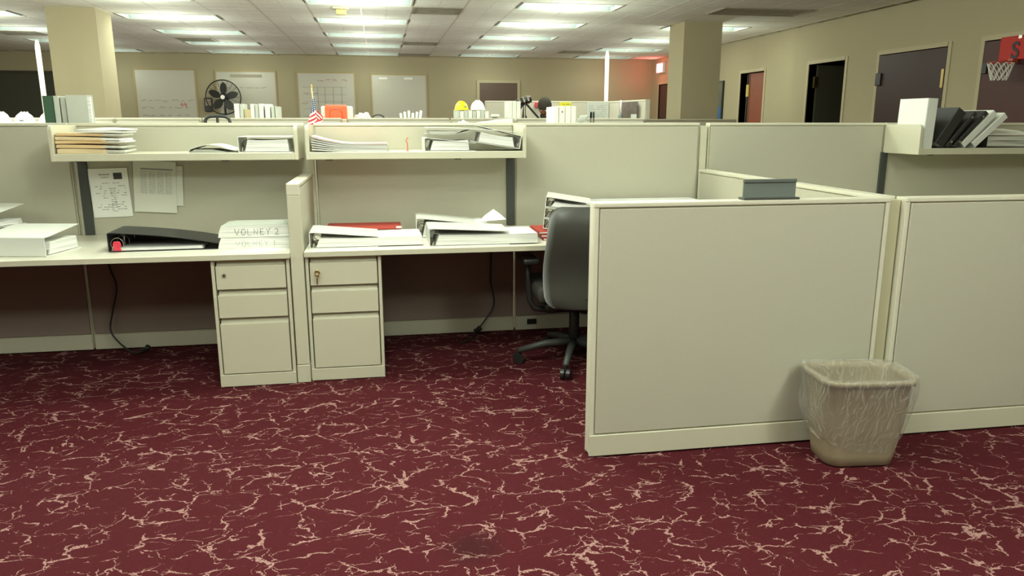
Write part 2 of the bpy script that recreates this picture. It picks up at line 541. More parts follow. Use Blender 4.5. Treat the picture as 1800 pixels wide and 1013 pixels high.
# basketball backboard on door_1, with a block S
t = thing('basketball_hoop', 'red basketball backboard with dark S and white net, on the right-hand brown door', 'basketball hoop', (XR - .012, 6.70, 2.0))
obj('backboard', B(-.022, 0, -.42, .25, -.03, .20), mat('red_board', (190, 38, 26), .6), t, bevel=.006)
obj('hanger', B(-.03, .03, -.02, .02, .17, .2), CHROME, t)
cu = bpy.data.curves.new('letter_s', 'FONT'); cu.body = 'S'; cu.size = .22; cu.extrude = .002; cu.align_x = 'CENTER'; cu.align_y = 'CENTER'; cu.offset = .004
so = bpy.data.objects.new('lettering', cu); COL.objects.link(so); so.parent = t
so.location = (-.026, .045, .055); so.rotation_euler = (PI / 2, 0, -PI / 2); cu.materials.append(mat('navy_print', (40, 34, 40), .5))
HC = Vector((-.18, .03, -.055))
RIMR = .115
obj('rim', tube(nb(), [HC + Vector((RIMR * math.cos(a), RIMR * math.sin(a), 0)) for a in [2 * PI * k / 28 for k in range(28)]], .006, 6, True), mat('orange_rim', (170, 80, 60), .4), t, smooth=True)
bm = nb(); box(bm, -.08, -.02, .0, .06, -.07, -.02)
obj('bracket', bm, mat('orange_rim', (170, 80, 60)), t)
bm = nb()
for k in range(10):
    for s in (-1, 1):
        pts = []
        for q in range(7):
            f = q / 6; a = 2 * PI * (k + s * f * 1.5) / 10; rr = RIMR * (1 - .42 * f)
            pts.append(HC + Vector((rr * math.cos(a), rr * math.sin(a), -.17 * f)))
        tube(bm, pts, .004, 5)
obj('net', bm, PAPER, t)

# wall poster next to the right column, exit sign
t = thing('wall_poster', 'dark framed poster with blue foot on the right wall beside the column', 'poster', (XR, 13.47, 1.75))
obj('frame', B(-.03, 0, -.20, .20, -.36, .36), BLK, t)
obj('print', B(-.034, -.03, -.17, .17, -.10, .33), mat('poster_print', (96, 100, 84), .5, noise=.5, nscale=9), t)
obj('print', B(-.034, -.03, -.17, .17, -.33, -.10), mat('poster_blue', (56, 104, 150), .5, noise=.3, nscale=9), t, label='blue lower part')
t = thing('exit_sign', 'glowing red exit sign over the door in the far right corner', 'exit sign', (XR, 16.45, 2.54))
obj('housing', B(-.07, 0, -.2, .2, -.11, .11), WHITEB, t, bevel=.008)
obj('face', B(-.074, -.07, -.18, .18, -.09, .09), mat('red_glow', (255, 90, 110), .5, emit=8.0), t)
cu = bpy.data.curves.new('exit_text', 'FONT'); cu.body = 'EXIT'; cu.size = .16; cu.extrude = .001; cu.align_x = 'CENTER'; cu.align_y = 'CENTER'
so = bpy.data.objects.new('lettering', cu); COL.objects.link(so); so.parent = t
so.location = (-.077, 0, 0); so.rotation_euler = (PI / 2, 0, -PI / 2); cu.materials.append(mat('exit_letters', (255, 235, 235), .5, emit=6.0))
pl = bpy.data.lights.new('exit_glow', 'POINT'); pl.energy = 4; pl.color = (1, .12, .08); pl.shadow_soft_size = .1
po = bpy.data.objects.new('exit_glow', pl); COL.objects.link(po); po.parent = t; po.location = (-.25, -.05, 0)

# dark window on the back wall, left
t = struct('window_1', B(-8.95, -6.30, YB - .03, YB, .9, 2.33), GLASSD)
for a in ((-8.95, -6.25, YB - .05, YB, 2.33, 2.38), (-8.95, -6.25, YB - .05, YB, .86, .9), (-6.30, -6.25, YB - .05, YB, .9, 2.33), (-7.65, -7.6, YB - .05, YB, .9, 2.33)):
    obj('frame', B(*a), mat('window_frame_dark', (70, 64, 50), .5), t)
# brown door in the back wall
struct('door_6', B(2.2, 3.05, YB - .03, YB - .005, 0, 2.22), mat('brown_back_door', (96, 76, 62), .5))
bm = nb()
box(bm, 2.14, 2.2, YB - .04, YB, 0, 2.28); box(bm, 3.05, 3.11, YB - .04, YB, 0, 2.28); box(bm, 2.2, 3.05, YB - .04, YB, 2.22, 2.28)
struct('trim_6', bm, TRIMM)

# ------------------------------------------------------------------ whiteboards
def scribble(bm, x0, x1, z, h, n, y):
    x = x0
    while x < x1:
        L_ = random.uniform(.04, .14)
        pts = []
        for k in range(5):
            pts.append((x + L_ * k / 4, y, z + random.uniform(-h, h)))
        tube(bm, pts, .0045, 3)
        x += L_ + random.uniform(.02, .12)
boards = [(-4.93, -3.77, 2.42, 'leftmost of the four, behind the black fan'), (-3.34, -2.16, 2.40, 'second from the left, beside the fan'),
          (-1.69, -.52, 2.39, 'with a drawn grid, behind the small flag'), (-.14, 1.02, 2.365, 'blank one with two clips on its upper edge')]
for n, (x0, x1, zt, lab) in enumerate(boards):
    t = thing('whiteboard', 'wall whiteboard in a tan frame, ' + lab, 'whiteboard', (x0, YB, 1.15), group='whiteboards on the far wall')
    W = x1 - x0; Ht = zt - 1.15
    obj('board', B(0, W, -.02, -.002, 0, Ht), BOARD, t)
    for a in ((-.03, W + .03, -.03, 0, Ht, Ht + .03), (-.03, W + .03, -.03, 0, -.03, 0), (-.03, 0, -.03, 0, 0, Ht), (W, W + .03, -.03, 0, 0, Ht)):
        obj('frame', B(*a), BOARDF, t)
    if n == 0:
        bm = nb()
        for z in (.66, .52, .36): scribble(bm, .08, W - .15, z, .016, 5, -.023)
        obj('marker_writing', bm, INKL, t, kind='stuff')
        bm = nb()
        for k in range(2):
            x = .86 + k * .07
            tube(bm, [(x, -.024, .62), (x - .02, -.024, .57), (x + .03, -.024, .57)], .006, 4); tube(bm, [(x + .02, -.024, .61), (x + .015, -.024, .53)], .006, 4)
        obj('marker_writing', bm, mat('bright_red_marker', (214, 70, 70), .7), t, label='red figures')
    if n == 1:
        bm = nb(); scribble(bm, .15, .9, .93, .012, 5, -.023)
        for z in (.4, .5): scribble(bm, .08, W - .2, z, .012, 5, -.023)
        obj('marker_writing', bm, INKL, t, kind='stuff')
        obj('label_strip', B(.28, .92, -.026, -.02, 1.14, 1.2), mat('strip', (170, 162, 140), .7), t)
    if n == 2:
        bm = nb()
        for x in (.4, .55, .72, .9): box(bm, x - .004, x + .004, -.023, -.02, .25, .95)
        for z in (.35, .5, .65, .8, .95): box(bm, .08, 1.0, -.023, -.02, z - .003, z + .003)
        obj('marker_lines', bm, INKL, t, kind='stuff')
        bm = nb(); scribble(bm, .4, .95, 1.1, .025, 5, -.024); scribble(bm, .06, .36, .6, .03, 5, -.024); scribble(bm, .1, .34, .83, .02, 5, -.024)
        obj('marker_writing', bm, INKR, t, kind='stuff')
    if n == 3:
        for x in (.24, .78): obj('clip', B(x - .09, x + .09, -.035, -.02, Ht - .09, Ht - .05), WHITEB, t)

# industrial fan
FC = Vector((-3.08, 16.35, 1.86)); FR = .335
t = thing('pedestal_fan', 'large round black pedestal fan standing before the far whiteboards', 'fan', (FC.x, FC.y, 0))
obj('base', lathe(nb(), [(.27, 0), (.27, .03), (.05, .06), (.03, .09)], 24), BLK, t, smooth=True)
obj('pole', tube(nb(), [(0, .06, .05), (0, .06, FC.z)], .02, 10), BLK, t, smooth=True)
obj('motor', tube(nb(), [(0, -.02, FC.z), (0, .16, FC.z)], .085, 16), BLK, t, smooth=True)
gd = nb()
tube(gd, [(FR * math.cos(a), -.05, FC.z + FR * math.sin(a)) for a in [2 * PI * k / 40 for k in range(40)]], .013, 6, True)
guard = obj('guard', gd, BLK, t, smooth=True)
gd = nb()
for yy in (-.11, .04):
    for k in range(1, 9):
        r_ = FR * k / 9
        tube(gd, [(r_ * math.cos(a), yy + .06 * (k / 9) ** 2 * (1 if yy < 0 else -1), FC.z + r_ * math.sin(a)) for a in [2 * PI * q / 32 for q in range(32)]], .0022, 3, True)
    for k in range(20):
        a = 2 * PI * k / 20
        tube(gd, [(.04 * math.cos(a), yy, FC.z + .04 * math.sin(a)), (FR * .6 * math.cos(a), yy * .8 - .01, FC.z + FR * .6 * math.sin(a)), (FR * math.cos(a), -.05, FC.z + FR * math.sin(a))], .0022, 3)
o = obj('grille', gd, BLK, guard); o['kind'] = 'stuff'
for k in range(5):
    a = math.radians(90 + 72 * k - 4)
    bm = nb(); n = 8; top = []; 
    ol = []
    for q in range(n + 1):
        f = q / n; ol.append((.06 + .235 * f, .028 + .045 * math.sin(PI * min(1, f * 1.05)) ** .7 if f < 1 else .0))
    pts = [(r_, w_) for r_, w_ in ol] + [(r_, -w_) for r_, w_ in ol[::-1]]
    cs, sn = math.cos(a), math.sin(a)
    A = [bm.verts.new((r_ * cs - w_ * sn, -.05 + w_ * .5, FC.z + r_ * sn + w_ * cs)) for r_, w_ in pts[:-1]]
    C = [bm.verts.new(v.co + Vector((0, .006, 0))) for v in A]
    bm.faces.new(A); bm.faces.new(C[::-1])
    for q in range(len(A)): bm.faces.new((A[q], C[q], C[(q + 1) % len(A)], A[(q + 1) % len(A)]))
    obj('blade', bm, mat('fan_blade', (70, 72, 66), .5), t)
obj('hub', tube(nb(), [(0, -.09, FC.z), (0, -.03, FC.z)], .062, 20), BLK, t)
obj('badge', tube(nb(), [(0, -.128, FC.z), (0, -.12, FC.z)], .042, 20), CHROME, t)
t = thing('wall_panel_sign', 'small dark wall box with pale print left of the fan', 'sign', (-3.53, YB, 1.60))
obj('box', B(-.08, .08, -.07, 0, -.01, .27), BLK, t, bevel=.01)
obj('print', B(-.055, .055, -.075, -.07, .11, .24), mat('sign_print', (170, 150, 134), .7, noise=.5, nscale=30), t)

# ------------------------------------------------------------------ partitions
TH = .065
def panel(p0, p1, h, label, fab=FAB, e=None, low=None, kick=True, trimm=CREAMB, group='office partition panels', zb=0.0, seams=()):
    p0 = Vector(p0); p1 = Vector(p1); d = p1 - p0; L_ = d.length
    t = thing('partition_panel', label, 'partition', (p0.x, p0.y, 0), math.atan2(d.y, d.x), group)
    e = e or (.0035 if h > 1.2 else .022)
    obj('frame', B(0, L_, -TH / 2 + .01, TH / 2 - .01, .02, h - .014), trimm, t)
    z0 = .105
    for s in (-1, 1):
        a, b_ = sorted((s * (TH / 2 - .012), s * TH / 2))
        if low is not None and s < 0:
            obj('fabric_face', B(e + .004, L_ - e - .004, a, b_, .70, h - .024), fab, t, bevel=.003)
            obj('lower_fabric_face', B(e + .004, L_ - e - .004, a, b_, z0, .697), low, t, bevel=.003, label='dark brown lower fabric tile')
        else:
            obj('fabric_face', B(e + .004, L_ - e - .004, a, b_, z0, h - .024), fab, t, bevel=.003)
        a, b_ = sorted((s * (TH / 2 - .012), s * (TH / 2 + .004)))
        obj('kick_plate', B(0.002, L_ - .002, a, b_, .008, .100), CREAM, t, bevel=.002)
        for x in (0, L_ - e):
            a, b_ = sorted((s * (TH / 2 - .012), s * (TH / 2 - .001)))
            obj('side_trim', B(x + .001, x + e - .001, a, b_, .1, h - .018), trimm, t, bevel=.002)
    obj('top_cap', B(0, L_, -TH / 2 - .002, TH / 2 + .002, h - .018, h), trimm, t, bevel=.005, seg=2)
    return t

T = 1.370; LO = 1.067; YS = 4.833
panel((-4.33, YS), (-3.06, YS), T, 'tall partition at the far left, outside the frame', FAB, low=FABLOW)
panel((-3.05, YS), (-1.785, YS), T, 'tall grey-green partition left of the papers, with a metal top edge', FAB, low=FABLOW)
panel((-1.775, YS), (-.46, YS), T, 'tall partition behind the left shelf, papers pinned on it', FAB, low=FABLOW)
panel((-.40, YS), (.835, YS), T, 'tall partition behind the middle shelf, red hook on it', FAB, low=FABLOW)
panel((.845, YS), (2.085, YS), T, 'tall bare partition behind the office chair', FAB, low=FABLOW)
panel((2.155, YS), (3.44, YS), T, 'tall bare partition behind the grey nameplate holder', FAB, low=FABLOW)
panel((3.45, YS), (4.72, YS), T, 'tall partition behind the right shelf of leaning binders', FAB, low=FABLOW)
panel((4.73, YS), (6.0, YS), T, 'tall partition past the right edge shelf', FAB, low=FABLOW)
# connector posts
def post(x, y, h, label, slot=True):
    t = thing('connector_post', label, 'post', (x, y, 0), group='partition connector posts')
    obj('post', B(-.024, .024, -.024, .024, 0, h), CREAM, t, bevel=.003)
    if slot: obj('slot', B(-.012, .012, -.028, -.024, 1.18, 1.245), CHAR, t)
    return t
post(-.43, YS - .012, 1.355, 'cream post joining the tall partitions between the two left shelves')
post(2.12, YS, 1.35, 'cream post joining the tall partitions at the corner behind the low partition', False)
obj('end_plate', B(2.10, 2.14, YS - .036, YS - .027, 1.067, 1.16), CREAMB, None) if False else None
panel((-.453, 4.795), (-.453, 4.02), LO, 'low partition between the two desks', FAB)
dp = thing('end_post', 'cream end post of the low partition between the two drawer pedestals', 'post', (-.453, 4.0, 0))
obj('post', B(-.033, .033, -.012, .018, .1, LO - .06), CREAM, dp, bevel=.003)
obj('cap', B(-.033, .033, -.012, .018, LO - .06, LO), CREAMB, dp, bevel=.003)
obj('foot', B(-.035, .035, -.014, .018, .0, .098), CREAM, dp, bevel=.003)
panel((2.122, 4.795), (2.122, 2.89), LO, 'low partition running back from the near panels to the tall ones')
panel((.808, 2.852), (2.086, 2.852), LO, 'large low partition in front of the chair, nameplate holder on top')
panel((2.150, 2.842), (3.43, 2.836), LO, 'low partition behind and right of the trash bin, cut by the frame')
panel((3.44, 2.836), (4.7, 2.83), LO, 'low partition further right outside the frame')
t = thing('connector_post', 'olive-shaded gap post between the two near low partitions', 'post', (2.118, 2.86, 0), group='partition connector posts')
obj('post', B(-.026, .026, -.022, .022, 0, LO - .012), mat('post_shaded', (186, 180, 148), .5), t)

# slotted uprights
for x, lab in ((-1.722, 'left of the pinned papers'), (.812, 'below the right end of the middle shelf'), (3.452, 'below the right shelf, by the nameplate holder')):
    t = thing('slotted_upright', 'charcoal metal upright strip on the partition ' + lab, 'bracket', (x, 4.80, .72), group='charcoal uprights')
    obj('strip', B(-.026, .026, -.014, 0, 0, .45), CHAR, t, bevel=.002)

# ------------------------------------------------------------------ overhead shelves
def shelf(x0, x1, label):
    t = thing('wall_shelf', label, 'shelf', (x0, 4.80, 1.166), group='open overhead shelves')
    W = x1 - x0
    obj('shelf_board', B(.0, W, -.355, -.004, 0, .041), CREAM, t, bevel=.003)
    pr = [(-.002, -.0), (-.357, 0), (-.357, .165)]
    for k in range(6):
        a = PI - PI / 2 * (k / 5)
        pr.append((-.357 + .028 + .028 * math.cos(a), .165 + .028 * math.sin(a)))
    pr.append((-.002, .193))
    for a, b_ in ((-.004, .016), (W - .016, W + .004)):
        obj('end_panel', prism(nb(), pr, 'x', a, b_), CREAM, t, bevel=.002)
    obj('clip', B(.10, .14, -.32, -.31, -.006, 0), BLK, t); obj('clip', B(W - .42, W - .38, -.32, -.31, -.006, 0), BLK, t)
    return t
shelf(-1.745, -.465, 'cream open shelf above the left desk, manila folders on it')
shelf(-.415, .845, 'cream open shelf above the middle desk, pink-topped booklets on it')
shelf(3.45, 4.71, 'cream open shelf at the right edge, leaning binders on it')
ZS = 1.2075

# ------------------------------------------------------------------ desks
DZ = .717
t = thing('desk', 'long pale grey desk top on the left with the black binder', 'desk', (-3.0, 3.93, 0), group='cream desk tops')
bm = nb(); prism(bm, [(0, .02), (.0, .865), (2.515, .865), (2.515, .03)], 'z', DZ - .030, DZ)
obj('desktop', bm, LAM, t, bevel=.003)
obj('edge_band', prism(nb(), [(0, .012), (0, .022), (2.515, .032), (2.515, .022)], 'z', DZ - .029, DZ - .003), CREAM, t)
obj('bracket', B(1.2, 1.23, .45, .86, DZ - .09, DZ - .031), CHAR, t)
t = thing('desk', 'pale corner desk top to the right, stacks of binders beside the chair', 'desk', (-.415, 3.98, 0), group='cream desk tops')
bm = nb(); prism(bm, [(0, 0), (0, .815), (2.50, .815), (2.50, -1.05), (1.75, -1.05), (1.75, -.02), (1.60, 0)], 'z', DZ - .030, DZ)
obj('desktop', bm, LAM, t, bevel=.003)
obj('edge_band', B(0, 1.60, -.008, .001, DZ - .029, DZ - .003), CREAM, t)
# desk behind right edge
t = thing('desk', 'cream desk top under the right shelf, behind the near partitions', 'desk', (2.2, 4.1, 0), group='cream desk tops')
obj('desktop', B(0, 3.0, 0, .69, DZ - .03, DZ), LAM, t, bevel=.003)

# ------------------------------------------------------------------ pedestals
def pedestal(x0, x1, y, label, key):
    t = thing('drawer_pedestal', label, 'drawer unit', (x0, y, 0), group='drawer pedestals')
    W = x1 - x0; D = .58; HT = DZ - .032
    bm = nb()
    box(bm, 0, .016, 0, D, 0, HT); box(bm, W - .016, W, 0, D, 0, HT)
    box(bm, .016, W - .016, .02, D, .05, .07); box(bm, .016, W - .016, D - .016, D, 0, HT)
    obj('body', bm, CREAM, t, bevel=.0015)
    obj('top_rail', B(.016, W - .016, .004, .03, HT - .008, HT), CREAM, t)
    obj('plinth', B(.0005, W - .0005, -.004, .02, 0.004, .069), CREAM, t, bevel=.0015)
    obj('inner_back', B(.016, W - .016, .05, .054, .07, HT - .008), mat('drawer_gap', (150, 144, 120), .7), t)
    for k, (z0, z1) in enumerate(((.530, .652), (.378, .498), (.074, .346))):
        d = obj('drawer', B(.022, W - .022, -.002, .018, z0, z1), CREAM, t, bevel=.002)
        # slanted finger pull above the front
        pr = [(.016, z1 - .004), (.030, z1 + .024), (.034, z1 + .024), (.034, z1 - .004)]
        obj('pull', prism(nb(), pr, 'x', .024, W - .024), CREAM, d)
        if k == 0:
            lx = .062
            lk = obj('lock', tube(nb(), [(lx, -.008, z0 + .075), (lx, .002, z0 + .075)], .010, 16), mat('lock_metal', (150, 146, 130), .4, .4), d, smooth=False)
            obj('keyhole', tube(nb(), [(lx, -.0095, z0 + .075), (lx, -.006, z0 + .075)], .0045, 10), DARK, lk)
            if key:
                kb = nb(); tube(kb, [(lx, -.03, z0 + .075), (lx, -.008, z0 + .075)], .006, 8)
                tube(kb, [(lx + .012 * math.cos(a), -.034, z0 + .075 + .012 * math.sin(a)) for a in [2 * PI * q / 14 for q in range(14)]], .003, 5, True)
                box(kb, lx - .006, lx, -.034, -.031, z0 + .012, z0 + .066)
                tube(kb, [(lx - .003 + .009 * math.cos(a), -.032, z0 + .06 + .011 * math.sin(a)) for a in [2 * PI * q / 14 for q in range(14)]], .003, 5, True)
                obj('key', kb, BRASS, d)
    return t
pedestal(-.880, -.492, 3.975, 'cream three-drawer pedestal left of the end post, round lock without key', False)
pedestal(-.414, -.022, 4.0, 'cream three-drawer pedestal right of the end post, keys hanging in its lock', True)

# ------------------------------------------------------------------ nameplate holder
t = thing('nameplate_holder', 'empty grey nameplate holder standing on the big low partition', 'nameplate', (1.552, 2.85, LO))
obj('plate', B(-.115, .115, -.004, .004, .006, .078), GREYP, t, bevel=.0015)
obj('top_channel', B(-.115, .115, -.010, .004, .068, .082), mat('grey_plastic_dark', (96, 102, 96), .45), t, bevel=.002)
obj('foot', B(-.120, .122, -.028, .028, 0.0, .009), CHAR, t, bevel=.002)

# ------------------------------------------------------------------ office chair
t = thing('office_chair', 'dark grey high-backed office chair half hidden behind the near partition', 'chair', (1.07, 4.10, 0))
CH = mat('chair_shell', (64, 64, 58), .42, bump=.1, bscale=300)
SEATM = mat('chair_fabric', (58, 56, 50), .9, bump=.3, bscale=500)
# back shell: rounded panel, gently curved
def shell(w_, z0, z1, th, rc, nx=14, nz=18, curve=.05, lean=.05):
    bm = nb(); 
    def width(z):
        f = (z - z0) / (z1 - z0)
        wv = w_ * (.96 + .06 * math.sin(PI * min(1, f * 1.1)))
        dz = min(z - z0, z1 - z)
        if dz < rc:
            wv -= 2 * (rc - math.sqrt(max(0, rc * rc - (rc - dz) ** 2)))
        return wv
    F_, K_ = [], []
    for j in range(nz + 1):
        f = j / nz
        f = .5 - .5 * math.cos(PI * f)
        z = z0 + (z1 - z0) * f
        wv = max(.02, width(z)); rf, rb = [], []
        for i in range(nx + 1):
            u = -1 + 2 * i / nx
            x = u * wv / 2
            y = -curve * (1 - u * u) * .8 + lean * (f - .5) * -1 + .03 * math.cos(PI * 2 * (f - .3))
            edge = min(1, (1 - abs(u)) * 4) ** .5 * min(1, 6 * min(f, 1 - f) + .15) ** .5
            rf.append(bm.verts.new((x, y - th / 2 * edge, z))); rb.append(bm.verts.new((x, y + th / 2 * edge, z)))
        F_.append(rf); K_.append(rb)
    for j in range(nz):
        for i in range(nx):
            bm.faces.new((F_[j][i], F_[j][i + 1], F_[j + 1][i + 1], F_[j + 1][i]))
            bm.faces.new((K_[j][i], K_[j + 1][i], K_[j + 1][i + 1], K_[j][i + 1]))
    for j in range(nz):
        for i in (0, nx):
            bm.faces.new((F_[j][i], F_[j + 1][i], K_[j + 1][i], K_[j][i]))
    for i in range(nx):
        bm.faces.new((F_[0][i], F_[0][i + 1], K_[0][i + 1], K_[0][i])); bm.faces.new((F_[nz][i], F_[nz][i + 1], K_[nz][i + 1], K_[nz][i]))
    return bm
b_ = obj('backrest', shell(.47, .385, .945, .05, .07), CH, t, smooth=True); b_.location = (0, -.27, 0)
b2 = obj('back_cushion', shell(.42, .42, .91, .06, .07), SEATM, t, smooth=True); b2.location = (0, -.225, 0)
bm = nb(); box(bm, -.25, .25, -.20, .27, .40, .49)
obj('seat', bm, SEATM, t, bevel=.04, seg=3, smooth=True)
bm = nb(); box(bm, -.21, .21, -.20, .2, .365, .40); obj('seat_pan', bm, BLK, t, bevel=.01)
for s in (-1, 1):
    bm = nb(); box(bm, s * .272 - .045, s * .272 + .045, -.10, .14, .60, .635)
    ap = obj('armrest', bm, BLK, t, bevel=.014, seg=2, smooth=True)
    obj('arm_support', tube(nb(), [(s * .272, .02, .60), (s * .268, .02, .50), (s * .262, .01, .38), (s * .24, 0, .335), (s * .15, 0, .315), (0, 0, .32)], .018, 10), BLK, ap, smooth=True)
obj('back_bracket', tube(nb(), [(0, -.05, .36), (0, -.22, .37), (0, -.29, .46)], .03, 8), BLK, t, smooth=True)
obj('gas_column', tube(nb(), [(0, 0, .09), (0, 0, .22), (0, 0, .23), (0, 0, .37)], .03, 14), BLK, t, smooth=True)
wheel_bm = None
for k in range(5):
    a = math.radians(176 + 72 * k); dx, dy = math.cos(a), math.sin(a)
    bm = nb()
    pts = [(0.02 * dx, .02 * dy, .125), (.17 * dx, .17 * dy, .115), (.325 * dx, .325 * dy, .078)]
    tube(bm, pts, .026, 8, r2=.017)
    lg = obj('base_leg', bm, CHAR, t, smooth=True)
    px, py = .325 * dx, .325 * dy
    cst = obj('caster', tube(nb(), [(px, py, .08), (px, py, .045)], .009, 8), BLK, t)
    ax = Vector((-dy, dx, 0))
    for s in (-1, 1):
        c0 = Vector((px, py, .03)) + ax * s * .006; c1 = Vector((px, py, .03)) + ax * s * .026
        obj('wheel', tube(nb(), [c0, c1], .03, 16), BLK, cst, smooth=False)

# ------------------------------------------------------------------ trash bin + liner
t = thing('trash_bin', 'beige plastic trash bin on the carpet against the low partition', 'trash bin', (1.895, 2.645, 0), math.radians(-6))
BINM = mat('bin_plastic', (156, 142, 116), .45, noise=.05, nscale=8)
def loft(bm, secs, cap0=True, cap1=False):
    rs = [[bm.verts.new(p) for p in s] for s in secs]
    n = len(rs[0])
    for A, C in zip(rs, rs[1:]):
        for k in range(n): bm.faces.new((A[k], A[(k + 1) % n], C[(k + 1) % n], C[k]))
    if cap0: bm.faces.new(rs[0][::-1])
    if cap1: bm.faces.new(rs[-1])
def sec(w_, d_, r, z, wob=None): return [(x, y, z) for x, y in rrect(w_, d_, r, 6)]
bm = nb()
loft(bm, [sec(.27, .18, .05, .002), sec(.29, .20, .06, .008), sec(.302, .212, .062, .05), sec(.345, .238, .065, .20), sec(.372, .262, .068, .352), sec(.376, .266, .068, .355),
          sec(.392, .28, .07, .356), sec(.394, .282, .07, .378), sec(.372, .262, .066, .380), sec(.362, .252, .064, .35), sec(.262, .172, .05, .03)], True, True)
obj('bin_body', bm, BINM, t, smooth=True)
def bagmat():
    m = bpy.data.materials.new('clear_liner'); m.use_nodes = True
    nt = m.node_tree; nt.nodes.clear()
    out = nt.nodes.new('ShaderNodeOutputMaterial')
    tr = nt.nodes.new('ShaderNodeBsdfTransparent'); tr.inputs[0].default_value = (.98, .98, .96, 1)
    gl = nt.nodes.new('ShaderNodeBsdfGlossy'); gl.inputs['Roughness'].default_value = .10; gl.inputs[0].default_value = (.95, .95, .9, 1)
    df = nt.nodes.new('ShaderNodeBsdfDiffuse'); df.inputs[0].default_value = (.9, .9, .84, 1)
    tc = nt.nodes.new('ShaderNodeTexCoord')
    mp = nt.nodes.new('ShaderNodeMapping'); mp.inputs['Scale'].default_value = (1, 1, .5); nt.links.new(tc.outputs['Object'], mp.inputs[0])
    n = nt.nodes.new('ShaderNodeTexNoise'); n.inputs['Scale'].default_value = 22; n.inputs['Detail'].default_value = 4; n.inputs['Distortion'].default_value = 1.5
    nt.links.new(mp.outputs[0], n.inputs['Vector'])
    bp = nt.nodes.new('ShaderNodeBump'); bp.inputs['Strength'].default_value = 1.0; bp.inputs['Distance'].default_value = .05
    nt.links.new(n.outputs[0], bp.inputs['Height']); nt.links.new(bp.outputs[0], gl.inputs['Normal'])
    m1 = nt.nodes.new('ShaderNodeMixShader'); m1.inputs[0].default_value = .30; nt.links.new(df.outputs[0], m1.inputs[1]); nt.links.new(gl.outputs[0], m1.inputs[2])
    fr = nt.nodes.new('ShaderNodeFresnel'); fr.inputs[0].default_value = 1.5; nt.links.new(bp.outputs[0], fr.inputs['Normal'])
    ad = nt.nodes.new('ShaderNodeMath'); ad.operation = 'MULTIPLY_ADD'; ad.inputs[1].default_value = .85; ad.inputs[2].default_value = .05; ad.use_clamp = True
    nt.links.new(fr.outputs[0], ad.inputs[0])
    m2 = nt.nodes.new('ShaderNodeMixShader'); mn = nt.nodes.new('ShaderNodeMath'); mn.operation = 'MINIMUM'; mn.inputs[1].default_value = .38; nt.links.new(ad.outputs[0], mn.inputs[0])
    nt.links.new(mn.outputs[0], m2.inputs[0]); nt.links.new(tr.outputs[0], m2.inputs[1]); nt.links.new(m1.outputs[0], m2.inputs[2])
    nt.links.new(m2.outputs[0], out.inputs[0])
    return m
bm = nb(); secs = []
random.seed(3)
prof = [(.312, .222, .100, 1.0, 1), (.318, .228, .106, 1.0, 1), (.338, .244, .135, 1.0, 1), (.362, .260, .19, .8, 1), (.382, .274, .25, .7, 1), (.396, .286, .31, .5, 1), (.402, .290, .35, .25, 1), (.403, .29, .372, .12, 1),
        (.398, .285, .386, .25, 1), (.374, .264, .386, .3, 1), (.352, .242, .36, .8, 1), (.335, .225, .31, 1.0, 1), (.29, .18, .22, 1.4, 1), (.26, .15, .12, 1.4, 1), (.2, .1, .05, 1, 1)]
NSEG = 12
for q, (w_, d_, z, am, _) in enumerate(prof):
    s = []
    pts = rrect(w_, d_, .068 if w_ > .24 else .04, NSEG)
    for k, (x, y) in enumerate(pts):
        a = 2 * PI * k / len(pts)
        wv = 1 + am * .022 * (math.sin(5 * a + q * .8) + .7 * math.sin(11 * a - q * .6) + .6 * math.sin(23 * a + q))
        if q < 8: wv = max(wv, 1.0)
        if q > 9: wv = min(wv, 1.0)
        left = max(0, -x / .2)
        ex = (1 + .10 * left * (1 if q in (2, 3, 4) else 0))
        dz = am * .008 * math.sin(7 * a + q) if q != 0 else .020 * math.sin(2 * a + 1) + .012 * math.sin(5 * a) + .005 * math.sin(13 * a)
        if q in (8, 9): dz += .012 * max(0, math.sin(2.2 * a + 2.2)) ** 3
        yy = y * wv
        yy = min(yy, .147)
        s.append((x * wv * ex, yy, max(.004, z + dz)))
    secs.append(s)
loft(bm, secs, False, True)
lin_o = obj('bin_liner', bm, bagmat(), t, smooth=True)

# ------------------------------------------------------------------ binders, papers, booklets
def arc(p0, p1, bow, n=8):
    out = []
    for k in range(n + 1):
        f = k / n
        out.append((p0[0] + (p1[0] - p0[0]) * f, p0[1] + (p1[1] - p0[1]) * f + bow * math.sin(PI * f)))
    return out

